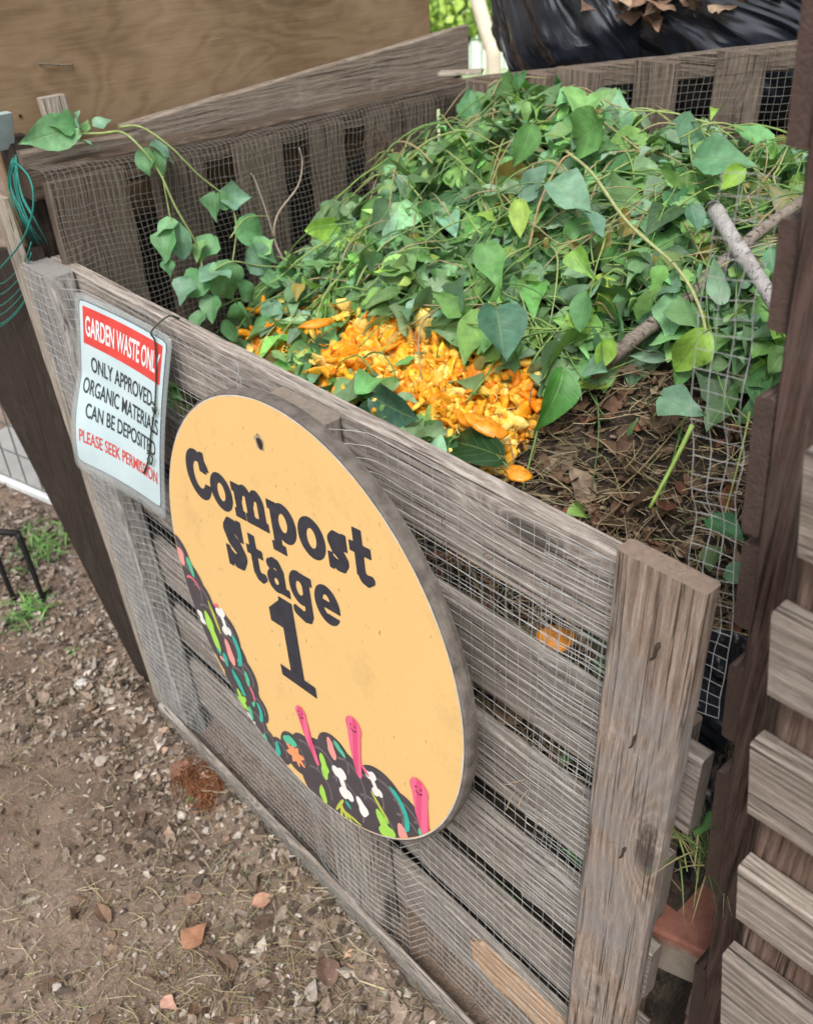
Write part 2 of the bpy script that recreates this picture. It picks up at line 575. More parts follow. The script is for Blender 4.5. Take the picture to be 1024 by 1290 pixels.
def gate():
    root = thing('pallet_gate', 'weathered grey pallet gate across the bin front covered in wire netting, carrying both signs', 'pallet gate', (.6, -.02, GZ))
    slats = [(.787, .897, 1.115, .055), (.606, .716, 1.212, 0.0), (.442, .547, 1.195, 0), (.280, .378, 1.20, 0), (.134, .216, 1.205, 0), (-.035, .074, 1.19, 0)]
    for k, (z0, z1, xe, _) in enumerate(slats):
        mb = MB()
        zc = (z0 + z1) / 2
        plank(mb, (-.026 + lean(0, zc), .0115, zc), (xe, .0115, zc + random.uniform(-.002, .002)), (0, 0, z1 - z0), (0, .021, 0), 60, .0013, .003, chip=.004)
        mb.build('slat', M_gate, root)
    # stringers, outside the slats
    for (x0, x1, m) in ((-.072, .034, M_string_l), (.598, .712, M_string)):
        mb = MB()
        xc = (x0 + x1) / 2
        if x0 < 0:
            plank(mb, (xc + .088, -.0235, GZ - .02), (xc, -.0235, .898), (x1 - x0, 0, 0), (0, .043, 0), 30, .0015, .004, chip=.005)
        else:
            plank(mb, (xc + .03, -.0235, GZ), (xc, -.0235, .890), (x1 - x0, 0, 0), (0, .043, 0), 30, .0015, .004, chip=.005)
        mb.build('stringer', m, root)
    # flat end board on the right, over the netting
    mb = MB()
    plank(mb, (1.1570, -.0170, GZ - .02), (1.1570, -.0170, .928), (.088, 0, 0), (0, .022, 0), 60, .0010, .003, chip=.004)
    pb = mb.build('post_board', M_gate_v, root)
    hole = plain('rusted_nail', (.05, .035, .028), .7, .4, 300)
    for (px, rr) in (((823, 822), .0030), ((795, 935), .0022), ((782, 1075), .0024)):
        p = at(px, 1, -.0288)
        mb = MB()
        tube(mb, spline([p + (0.0045, .0022, .015), p + (0.002, .0002, .006), p + (.0012, -.0002, -.004), p + (-.004, .002, -.014)], 8), np.array([.3, .9, 1, .7, .8, .6, .5, .3]) * rr * .8, 8)
        mb.build('nail', hole, pb)
    # stringer behind the slats at the right end
    mb = MB()
    plank(mb, (1.14, .045, GZ), (1.14, .045, .70), (.07, 0, 0), (0, .04, 0), 12)
    mb.build('stringer', M_gate_v, root)
    # bottom board near the ground
    mb = MB()
    plank(mb, (.03, -.0545, -.078), (1.11, -.0535, -.080), (0, 0, .055), (0, .014, 0), 40, .003, .003, chip=.014)
    mb.build('bottom_board', M_gate, root)
    # broken, orange piece of wood at the lower right slat
    mb = MB()
    P = [at(p, 1, -.006) for p in ((592, 1185), (603, 1189), (650, 1235), (700, 1282), (745, 1335), (735, 1350), (672, 1290), (618, 1238), (596, 1208))]
    n = len(P)
    V = [p for p in P] + [p + np.array([0, .009, 0]) for p in P]
    F = [tuple(range(n))] + [tuple(range(n, 2*n))[::-1]] + [(i, n + i, n + (i+1) % n, (i+1) % n) for i in range(n)]
    mb.add(V, F)
    o = mb.build('broken_splinter', M_fresh, root)
    o['label'] = 'fresh orange splinter broken from the lowest slat'
    # netting
    mb = MB()
    us = np.arange(-.022, 1.118, .0170)
    vs_ = np.arange(-.095, .905, .0165)

    def fn(x, z):
        return (x + lean(x, z), sag(x, z) - .0015, z)
    net(mb, fn, us, vs_, 96, 60, .00040, .0009, 3, .01)
    mb.build('wire_netting', M_wire, root)
    # a second, overlapping width of netting, slightly askew, by the end board and behind the top gap
    mb = MB()
    us = np.arange(1.015, 1.118, .0125)
    vs2 = np.arange(.30, .888, .0125)
    net(mb, lambda x, z: (x + .018 * (z - .6) + .006, sag(x, z) - .004, z + .07 * (x - 1.0) + .003), us, vs2, 10, 40, .00036, .0015, 3)
    mb.build('wire_netting', M_wire, root)
    mb = MB()
    us = np.arange(.73, 1.10, .0125)
    vs2 = np.arange(.700, .790, .0125)
    net(mb, lambda x, z: (x + .015 * (z - .7), .026 + .004 * math.sin(x * 30), z + .02 * (x - .9)), us, vs2, 24, 8, .00036, .0015, 3)
    mb.build('wire_netting', M_wire, root)
    mb = MB()
    # crumpled lower selvedge
    for k in range(170):
        x0 = random.uniform(-.02, 1.0)
        ln = random.uniform(.05, .30)
        z0 = GZ + random.uniform(.0, .06)
        P = [(x + lean(x, z0), -.063 - .014 * abs(fbm(x * 19, k * 3.3)), z0 + .022 * fbm(x * 11, k * 5.1)) for x in np.linspace(x0, min(1.16, x0 + ln), 14)]
        tube(mb, P, .00036, 3, cap=False)
    mb.build('wire_netting', M_wire_d, root)
    # staples holding the netting down
    stm = plain('rusty_wire_staple', (.16, .12, .095), .6, .4, 200, metallic=.3)
    for k in range(22):
        x = random.choice([random.uniform(.06, .30), random.uniform(.74, 1.09)])
        z0, z1 = random.choice([(.787, .897), (.606, .716), (.442, .547), (.28, .378), (.134, .216)])
        z = random.uniform(z0 + .015, z1 - .015)
        a = random.uniform(0, 3.14)
        d = np.array((math.cos(a), 0, math.sin(a))) * .0048
        c_ = np.array((x, sag(x, z) - .0030, z))
        m2 = MB()
        tube(m2, [c_ - d + (0, .006, 0), c_ - d, c_ + d, c_ + d + (0, .006, 0)], .0007, 5)
        m2.build('staple', stm, root)
    return root


gate()


# ------------------------------------------------------------------ flat artwork: filled shapes from signed fields
def field_mesh(fn, x0, x1, y0, y1, h, place):
    """fills fn > 0 with small flat cells (marching squares), place(u, v) puts them in the world"""
    nx, ny = int((x1 - x0) / h) + 2, int((y1 - y0) / h) + 2
    X, Y = np.meshgrid(x0 + h * np.arange(nx), y0 + h * np.arange(ny))
    Z = fn(X, Y)
    V, F = [], []

    def q(pts):
        k = len(V)
        V.extend(pts)
        F.append(tuple(range(k, k + len(pts))))
    ins = Z > 0
    for j in range(ny - 1):
        i = 0
        while i < nx - 1:
            s = ins[j, i], ins[j, i+1], ins[j+1, i+1], ins[j+1, i]
            if not any(s):
                i += 1
                continue
            if all(s):
                i2 = i
                while i2 < nx - 1 and ins[j, i2+1] and ins[j+1, i2+1] and i2 - i < 12: i2 += 1
                q([(X[j, i], Y[j, i]), (X[j, i2], Y[j, i2]), (X[j+1, i2], Y[j+1, i2]), (X[j+1, i], Y[j+1, i])])
                i = i2
                continue
            cs = [(j, i), (j, i+1), (j+1, i+1), (j+1, i)]
            pts = []
            for k in range(4):
                a, b = cs[k], cs[(k+1) % 4]
                if ins[a]: pts.append((X[a], Y[a]))
                if ins[a] != ins[b]:
                    t = Z[a] / (Z[a] - Z[b])
                    pts.append((X[a] + (X[b] - X[a]) * t, Y[a] + (Y[b] - Y[a]) * t))
            if len(pts) >= 3: q(pts)
            i += 1
    if not V: return None
    mb = MB()
    mb.add([place(u, v) for u, v in V], F)
    return mb


def ell(X, Y, cx, cy, rx, ry, ang=0.0):
    c, s = math.cos(ang), math.sin(ang)
    u, v = (X - cx) * c + (Y - cy) * s, -(X - cx) * s + (Y - cy) * c
    return (1 - np.sqrt((u / rx)**2 + (v / ry)**2)) * min(rx, ry)


def box(X, Y, x0, x1, y0, y1):
    return np.minimum(np.minimum(X - x0, x1 - X), np.minimum(Y - y0, y1 - Y))


def seg(X, Y, a, b, r0, r1=None):
    r1 = r0 if r1 is None else r1
    ax_, ay = a
    dx, dy = b[0] - ax_, b[1] - ay
    t = np.clip(((X - ax_) * dx + (Y - ay) * dy) / (dx*dx + dy*dy + 1e-12), 0, 1)
    return r0 + (r1 - r0) * t - np.hypot(X - ax_ - t*dx, Y - ay - t*dy)


def path(X, Y, pts, rs):
    f = -np.ones_like(X) * 9
    rs = [rs] * len(pts) if np.ndim(rs) == 0 else rs
    for k in range(len(pts) - 1): f = np.maximum(f, seg(X, Y, pts[k], pts[k+1], rs[k], rs[k+1]))
    return f


U_ = np.maximum
I_ = np.minimum


# slab-serif letters, x-height 1
def g_o(X, Y): return I_(ell(X, Y, .62, .5, .62, .54), -ell(X, Y, .62, .5, .25, .31)), 1.24
def g_C(X, Y):
    f = I_(ell(X, Y, .74, .70, .74, .74), -ell(X, Y, .78, .70, .36, .45))
    f = I_(f, -box(X, Y, .86, 2, .46, .93))
    f = U_(f, box(X, Y, 1.08, 1.28, .84, 1.44))
    f = U_(f, box(X, Y, .9, 1.1, .86, 1.28))
    return f, 1.36
def g_m(X, Y):
    f = U_(box(X, Y, .12, .46, 0, .98), box(X, Y, 0, .30, .76, .98))
    for x0 in (.12, .76, 1.40): f = U_(f, U_(box(X, Y, x0, x0 + .34, 0, .74), box(X, Y, x0 - .11, x0 + .44, 0, .22)))
    for x0 in (.12, .76):
        cx = x0 + .61
        a = I_(ell(X, Y, cx, .66, .375, .38), -ell(X, Y, cx - .06, .60, .15, .17))
        f = U_(f, I_(a, U_(Y - .60, X - (cx + .02))) if False else I_(a, Y - .60))
    return f, 1.88
def g_p(X, Y):
    f = U_(box(X, Y, .12, .48, -.42, .98), U_(box(X, Y, 0, .3, .77, .98), box(X, Y, -.02, .66, -.42, -.2)))
    f = U_(f, I_(ell(X, Y, .78, .5, .58, .53), -ell(X, Y, .72, .5, .24, .30)))
    return f, 1.42
def g_s(X, Y, k=1.0, h=1.0):
    w_ = k
    pts = [(.80*w_, .74*h), (.62*w_, .87*h), (.40*w_, .86*h), (.26*w_, .73*h), (.36*w_, .58*h), (.62*w_, .46*h), (.76*w_, .31*h), (.64*w_, .15*h), (.40*w_, .12*h), (.16*w_, .24*h)]
    f = path(X, Y, pts, [.10*h, .13*h, .145*h, .16*h, .165*h, .165*h, .16*h, .145*h, .13*h, .10*h])
    f = U_(f, box(X, Y, .74*w_, .92*w_, .62*h, 1.02*h))
    f = U_(f, box(X, Y, .04*w_, .22*w_, -.02*h, .38*h))
    return f, 1.0*w_
def g_S(X, Y): return g_s(X, Y, 1.32, 1.52)
def g_t(X, Y):
    f = U_(box(X, Y, .20, .54, .18, 1.36), box(X, Y, 0, .86, .76, .98))
    f = U_(f, path(X, Y, [(.37, .3), (.44, .16), (.60, .11), (.82, .18)], [.17, .16, .14, .09]))
    return f, .92
def g_a(X, Y):
    f = U_(box(X, Y, .60, .94, 0, .72), box(X, Y, .75, 1.12, 0, .2))
    f = U_(f, path(X, Y, [(.77, .68), (.66, .84), (.44, .87), (.18, .76)], [.16, .15, .13, .12]))
    f = U_(f, I_(ell(X, Y, .42, .30, .42, .33), -ell(X, Y, .46, .30, .15, .13)))
    return f, 1.14
def g_g(X, Y):
    f = U_(box(X, Y, .68, 1.02, -.2, .98), box(X, Y, .85, 1.16, .78, .98))
    f = U_(f, I_(ell(X, Y, .50, .52, .50, .48), -ell(X, Y, .50, .52, .20, .25)))
    f = U_(f, path(X, Y, [(.85, -.1), (.78, -.26), (.56, -.33), (.14, -.24)], [.17, .16, .14, .13]))
    return f, 1.2
def g_e(X, Y):
    f = I_(ell(X, Y, .58, .5, .58, .54), -ell(X, Y, .56, .52, .22, .32))
    f = U_(f, I_(ell(X, Y, .58, .5, .56, .52), box(X, Y, .1, 1.16, .42, .60)))
    f = I_(f, -box(X, Y, .64, 2, .22, .42))
    return f, 1.18
def g_1(X, Y):
    f = U_(box(X, Y, .42, 1.02, .1, 2.64), box(X, Y, -.10, 1.54, 0, .30))
    f = U_(f, I_(I_(box(X, Y, -.18, .9, 1.72, 2.64), (X * .75 - Y + 2.22)), (Y - 1.72)))
    return f, 1.3


def round_sign():
    c = np.array([.679, -.085, .604])
    r = .3127
    U0 = unit((1, -.0055, 0))
    V0 = unit((0, .0634, 1))
    Nn = unit(np.cross(U0, V0))            # towards the viewer (-y)
    th = R(7.6)
    U1 = U0 * math.cos(th) + V0 * math.sin(th)
    V1 = -U0 * math.sin(th) + V0 * math.cos(th)
    root = thing('round_sign', 'round yellow wooden compost sign with dark lettering and painted worms, hung on the pallet gate', 'sign', tuple(c - Nn * .018))

    def put(d):
        return lambda u, v: c + r * (u * U1 + v * V1) + Nn * d
    # wooden disc
    mb = MB()
    n = 160
    rings_ = [(.0, -.0205, 0), (.985, -.0205, 0), (1.0, -.0185, 1), (1.004, -.012, 1), (1.003, -.006, 1), (1.001, -.0022, 1), (.994, -.0006, 0), (0, -.0006, 0)]
    V = []
    for (rr, d, e) in rings_:
        for k in range(n):
            a = 2 * math.pi * k / n
            wob = 1 + e * (.0035 * fbm(math.cos(a) * 6, math.sin(a) * 6, d * 90) + .0015 * noise.noise(Vector((a * 40, d * 200, 1))))
            V.append(c + r * rr * wob * (math.cos(a) * U1 + math.sin(a) * V1) + Nn * d)
    F = [(i*n + k, i*n + (k+1) % n, (i+1)*n + (k+1) % n, (i+1)*n + k) for i in range(len(rings_) - 1) for k in range(n)]
    mb.add(V, F)
    mb.build('disc', M_rim, root)
    # yellow face with a thin worn edge
    m, nt, b = new_mat('yellow_sign_print')
    tc = nt.nodes.new('ShaderNodeTexCoord')
    P = tc.outputs['Object']
    base = mix(nt, noise_(nt, P, 6, 4, .5), (.77, .50, .195), (.80, .535, .225))
    scr = noise_(nt, mapping(nt, P, (190, 60, 60)), 1.0, 3, .6)
    scr2 = noise_(nt, P, 95, 2, .5)
    sp = math_(nt, 'MULTIPLY', ramp(nt, scr, [(.62, 0.0), (.68, 1.0)]), ramp(nt, scr2, [(.58, 0.0), (.66, 1.0)]))
    base = mix(nt, math_(nt, 'MULTIPLY', sp, .75), base, (.22, .14, .07))
    fl = ramp(nt, noise_(nt, P, 38, 6, .75), [(.70, 0.0), (.76, .35)])
    base = mix(nt, fl, base, (.70, .42, .17))
    dirt = ramp(nt, math_(nt, 'ADD', math_(nt, 'MULTIPLY', noise_(nt, P, 11, 6, .7), .75), math_(nt, 'MULTIPLY', noise_(nt, P, 140, 3, .7), .25)), [(.54, 0.0), (.68, .28)])
    base = mix(nt, dirt, base, (.42, .27, .12))
    nt.links.new(base, b.inputs['Base Color'])
    b.inputs['Roughness'].default_value = .5
    b.inputs['Specular IOR Level'].default_value = .3
    bump(nt, b, noise_(nt, P, 150, 3, .6), .06, .001)
    rim_w = lambda X, Y: .982 + .006 * np.sin(np.arctan2(Y, X) * 23) * np.sin(np.arctan2(Y, X) * 7 + 1) * .5
    f = lambda X, Y: (.990 - np.hypot(X, Y))
    mw = plain('white_sign_edge', (.62, .60, .56), .6, .2, 60)
    field_mesh(f, -1.02, 1.02, -1.02, 1.02, .02, put(.0000)).build('edge_band', mw, root)
    field_mesh(lambda X, Y: .985 + .0025 * np.sin(np.arctan2(Y, X) * 31) * np.sin(np.arctan2(Y, X) * 11) - np.hypot(X, Y), -1.02, 1.02, -1.02, 1.02, .02, put(.0003)).build('face', m, root)
    # lettering
    ink = plain('dark_navy_print', (.034, .035, .048), .5, .25, 90, bumps=.03)
    xh = .158

    def word(glyphs, u0, v0, size, gap, shear=0.0, sx=1.0):
        u = u0
        for g in glyphs:
            wd = g(np.zeros((1, 1)), np.zeros((1, 1)))[1] * size * sx
            fn = lambda X, Y, u=u, g=g: (g((X - u) / size / sx, (Y - v0) / size)[0] + .028) * size
            mb = field_mesh(fn, u - .04, u + wd + .05, v0 - .09, v0 + size * 2.75, .0055, put(.0008))
            lets.append(mb)
            u += wd + gap
        return u
    lets = []
    e1 = word([g_C, g_o, g_m, g_p, g_o, g_s, g_t], -.690, .412, xh, .012, sx=.845)
    e2 = word([g_S, g_t, g_a, g_g, g_e], -.468, .132, xh, .012, sx=.845)
    word([g_1], -.155, -.335, .165, 0, sx=.93)
    al = MB()
    for mb in lets: al.add(np.concatenate(mb.v), mb.f)
    al.build('lettering', ink, root)
    print('text ends', e1, e2)
    # nail hole
    hv = (-.033, .815)
    m1 = plain('hole_rim', (.38, .30, .22), .8, .3, 200)
    m2 = plain('hole_dark', (.03, .022, .018), .8, .3, 200)
    rs = np.random.default_rng(4)
    def blob(cx, cy, rx, ry, ang=0, wob=.15, k=5, ph=0.0):
        def f(X, Y):
            a = np.arctan2(Y - cy, X - cx)
            return ell(X, Y, cx, cy, rx, ry, ang) + min(rx, ry) * wob * np.sin(a * k + ph)
        return f
    field_mesh(blob(hv[0], hv[1], .030, .034, .4, .10, 5), hv[0] - .06, hv[0] + .06, hv[1] - .06, hv[1] + .06, .004, put(.0008)).build('hole_rim', m1, root)
    field_mesh(blob(hv[0] + .004, hv[1] - .003, .019, .024, .3, .10, 3), hv[0] - .05, hv[0] + .05, hv[1] - .05, hv[1] + .05, .004, put(.0012)).build('nail_hole', m2, root)
    # painted compost heap along the lower left edge
    rot2 = lambda u, v: (u * math.cos(th) + v * math.sin(th), -u * math.sin(th) + v * math.cos(th))
    dk = plain('dark_grey_print', (.075, .063, .070), .5, .12, 40, bumps=.03)
    line_c = plain('mid_grey_print', (.17, .145, .155), .5, .1, 40, bumps=0)
    lumps = [(-.985, -.16, .13), (-.90, -.30, .165), (-.80, -.33, .12), (-.735, -.46, .175), (-.60, -.42, .13), (-.585, -.545, .17), (-.47, -.60, .12), (-.50, -.70, .16), (-.37, -.74, .085), (-.40, -.87, .10), (-.30, -.90, .06),
             (-.20, -.90, .075), (-.08, -.82, .115), (.02, -.76, .12), (.145, -.72, .14), (.10, -.88, .14), (.24, -.60, .13), (.33, -.66, .16), (.30, -.82, .18), (.47, -.62, .13), (.56, -.60, .175), (.50, -.78, .2), (.69, -.60, .15), (.70, -.66, .13), (.79, -.60, .10)]
    lr = [(rot2(a, b), k) for a, b, k in lumps]
    fm = lambda X, Y: I_(np.maximum.reduce([ell(X, Y, p[0], p[1], k, k) for p, k in lr]), .981 - np.hypot(X, Y))
    field_mesh(fm, -1.02, 1.02, -1.02, .1, .008, put(.0008)).build('painted_heap', dk, root)
    rims = MB()
    for p, k in lr:
        def fa(X, Y, p=p, k=k):
            d = np.hypot(X - p[0], Y - p[1])
            a = np.arctan2(Y - p[1], X - p[0])
            return I_(I_(.006 - np.abs(d - k * .68), np.cos(a - .9) - .25), .97 - np.hypot(X, Y))
        mbx = field_mesh(fa, p[0] - k, p[0] + k, p[1] - k, p[1] + k, .006, put(.0012))
        if mbx: rims.add(np.concatenate(mbx.v), mbx.f)
    rims.build('painted_contour', line_c, root)
    cols = {'teal': (.045, .42, .33), 'mint': (.10, .50, .30), 'lime': (.36, .66, .10), 'pink': (.78, .33, .29), 'coral': (.84, .33, .15), 'white': (.80, .80, .76), 'olive': (.50, .54, .09), 'rose': (.72, .16, .23)}
    layers = {k: MB() for k in cols}

    def spot(colr, u, v, rx, ry, ang=0.0, wob=0.1, k=3, depth=.0016):
        p = rot2(u, v)
        fn = blob(p[0], p[1], rx, ry, ang - th, wob, k, rs.random() * 6)
        s = max(rx, ry) * 1.6
        mbx = field_mesh(lambda X, Y: I_(fn(X, Y), .979 - np.hypot(X, Y)), p[0] - s, p[0] + s, p[1] - s, p[1] + s, max(.004, min(rx, ry) / 6), put(depth + .0001 * rs.random()))
        if mbx: layers[colr].add(np.concatenate(mbx.v), mbx.f)

    def arc(colr, u, v, rad, a0, a1, wd):
        p = rot2(u, v)
        a = np.linspace(a0, a1, 9) - th
        pts = [(p[0] + rad * math.cos(q), p[1] + rad * math.sin(q)) for q in a]
        mbx = field_mesh(lambda X, Y: I_(path(X, Y, pts, [wd*.4] + [wd]*7 + [wd*.4]), .979 - np.hypot(X, Y)), p[0] - rad*1.3, p[0] + rad*1.3, p[1] - rad*1.3, p[1] + rad*1.3, .005, put(.0017))
        if mbx: layers[colr].add(np.concatenate(mbx.v), mbx.f)

    def bone(colr, u, v, ang, L=.06, wd=.016):
        p = rot2(u, v)
        a = ang - th
        d = np.array((math.cos(a), math.sin(a))) * L
        nrm = np.array((-d[1], d[0])) * .42
        p = np.array(p)
        def fn(X, Y):
            f = seg(X, Y, p - d, p + d, wd)
            for s in (-1, 1):
                for q in (-1, 1):
                    e = p + d * s + nrm * q
                    f = U_(f, ell(X, Y, e[0], e[1], wd * 1.5, wd * 1.5))
            return I_(f, .979 - np.hypot(X, Y))
        mbx = field_mesh(fn, p[0] - L*2, p[0] + L*2, p[1] - L*2, p[1] + L*2, .005, put(.0016))
        if mbx: layers[colr].add(np.concatenate(mbx.v), mbx.f)
    spot('pink', -.945, -.14, .036, .05, .3)
    spot('mint', -.86, -.16, .022, .055, .4)
    arc('rose', -.86, -.30, .07, .5, 2.4, .008)
    spot('white', -.82, -.45, .022, .05, .5, .25, 4)
    spot('lime', -.735, -.47, .035, .115, .45, .18, 3)
    spot('olive', -.69, -.36, .013, .09, .5)
    bone('white', -.60, -.345, 2.0, .05, .016)
    spot('rose', -.655, -.28, .02, .012, .5)
    arc('teal', -.61, -.49, .125, -.55, .95, .018)
    spot('pink', -.575, -.53, .03, .075, .35)
    spot('teal', -.63, -.60, .022, .04, .2)
    spot('teal', -.53, -.68, .022, .07, .75)
    spot('mint', -.44, -.60, .018, .045, .2)
    spot('lime', -.515, -.80, .042, .055, .2, .35, 5)
    arc('rose', -.49, -.72, .10, .1, .9, .009)
    arc('teal', -.43, -.77, .085, -.6, .8, .015)
    spot('mint', -.445, -.83, .018, .04, .2)
    spot('white', -.43, -.90, .022, .055, .6, .4, 5)
    spot('mint', -.33, -.925, .02, .035, .2)
    spot('teal', -.225, -.91, .022, .05, 0)
    spot('mint', -.11, -.76, .06, .028, .4)
    spot('coral', -.075, -.825, .065, .052, 0, .28, 8)
    spot('lime', .155, -.72, .028, .075, .15, .2, 3)
    spot('pink', .215, -.56, .027, .06, .3)
    spot('mint', .27, -.51, .045, .018, -.5)
    spot('lime', .13, -.92, .026, .05, .2)
    bone('white', .285, -.715, 2.0, .055, .02)
    spot('white', .42, -.755, .034, .05, .5, .2, 3)
    for a in (1.2, 1.75, 2.3, 2.9, .75):
        spot('olive', .30 + .055 * math.cos(a - 3.4), -.89 + .055 * math.sin(a - 3.4) + .03, .009, .07, a - 1.57 + .35)
    bone('white', .50, -.535, 2.1, .04, .014)
    spot('rose', .445, -.50, .03, .012, -.6)
    spot('olive', .535, -.645, .011, .075, .85)
    arc('teal', .57, -.60, .135, -.35, 1.35, .016)
    spot('lime', .58, -.76, .05, .085, .6, .28, 4)
    spot('pink', .685, -.69, .035, .06, .5)
    spot('mint', .72, -.76, .02, .045, .2)
    spot('coral', .60, -.92, .085, .055, .6, .25, 7)
    spot('pink', .44, -.95, .035, .04, .2)
    spot('teal', .775, -.87, .055, .02, .2)
    spot('mint', .80, -.60, .022, .05, .4)
    spot('teal', .30, -1.0, .025, .035, 0)
    for k in range(8):
        a = rs.uniform(-2.6, -.75)
        rr = rs.uniform(.80, .96)
        u, v = rr * math.cos(a), rr * math.sin(a)
        p = rot2(u, v)
        if fm(np.array([[p[0]]]), np.array([[p[1]]]))[0, 0] > .02:
            spot(rs.choice(['teal', 'mint', 'rose', 'pink', 'lime', 'white']), u, v, .012, .022, rs.uniform(0, 3))
    allm = MB()
    for k, mb in layers.items():
        if mb.n: allm.add(np.concatenate(mb.v), mb.f, np.array(cols[k]))
    allm.build('painted_scraps', attr_mat('scrap_print', .5, .08, 60, 0), root)
    # three pink worms with faces
    wm, nt, b = new_mat('pink_worm_print')
    uvn = nt.nodes.new('ShaderNodeTexCoord')
    wv = nt.nodes.new('ShaderNodeTexWave')
    wv.inputs['Scale'].default_value = 26
    nt.links.new(mapping(nt, uvn.outputs['Object'], (-.6, 0, 1.4)), wv.inputs['Vector'])
    nt.links.new(ramp(nt, wv.outputs['Fac'], [(.35, (.72, .085, .20)), (.6, (.80, .15, .27))]), b.inputs['Base Color'])
    b.inputs['Roughness'].default_value = .5
    wk = plain('worm_face_print', (.15, .03, .07), .5, 0, 10, bumps=0)
    for (hu, hv_, tu, tv, hr) in ((.000, -.505, .105, -.73, .040), (.378, -.300, .405, -.555, .050), (.772, -.335, .825, -.60, .052)):
        h, t = rot2(hu, hv_), rot2(tu, tv)
        mid = ((h[0] + t[0]) / 2 - .008, (h[1] + t[1]) / 2)
        fw = lambda X, Y: I_(U_(path(X, Y, [h, mid, t], [hr * .9, hr * .72, hr * .38]), ell(X, Y, h[0], h[1], hr, hr * 1.05)), .979 - np.hypot(X, Y))
        wo_ = field_mesh(fw, h[0] - .1, t[0] + .12, t[1] - .08, h[1] + .1, .006, put(.0022)).build('painted_worm', wm, root)
        fmb = MB()
        for du in (-.016, .014):
            e = field_mesh(lambda X, Y: ell(X, Y, h[0] + du, h[1] + .008, .005, .006), h[0] - .05, h[0] + .05, h[1] - .05, h[1] + .05, .002, put(.0026))
            fmb.add(np.concatenate(e.v), e.f)
        sm_ = [(h[0] + .018 * math.cos(q), h[1] - .004 + .018 * math.sin(q)) for q in np.linspace(-2.7, -.4, 8)]
        e = field_mesh(lambda X, Y: path(X, Y, sm_, .003), h[0] - .05, h[0] + .05, h[1] - .05, h[1] + .05, .002, put(.0026))
        fmb.add(np.concatenate(e.v), e.f)
        fmb.build('worm_face', wk, wo_)


round_sign()


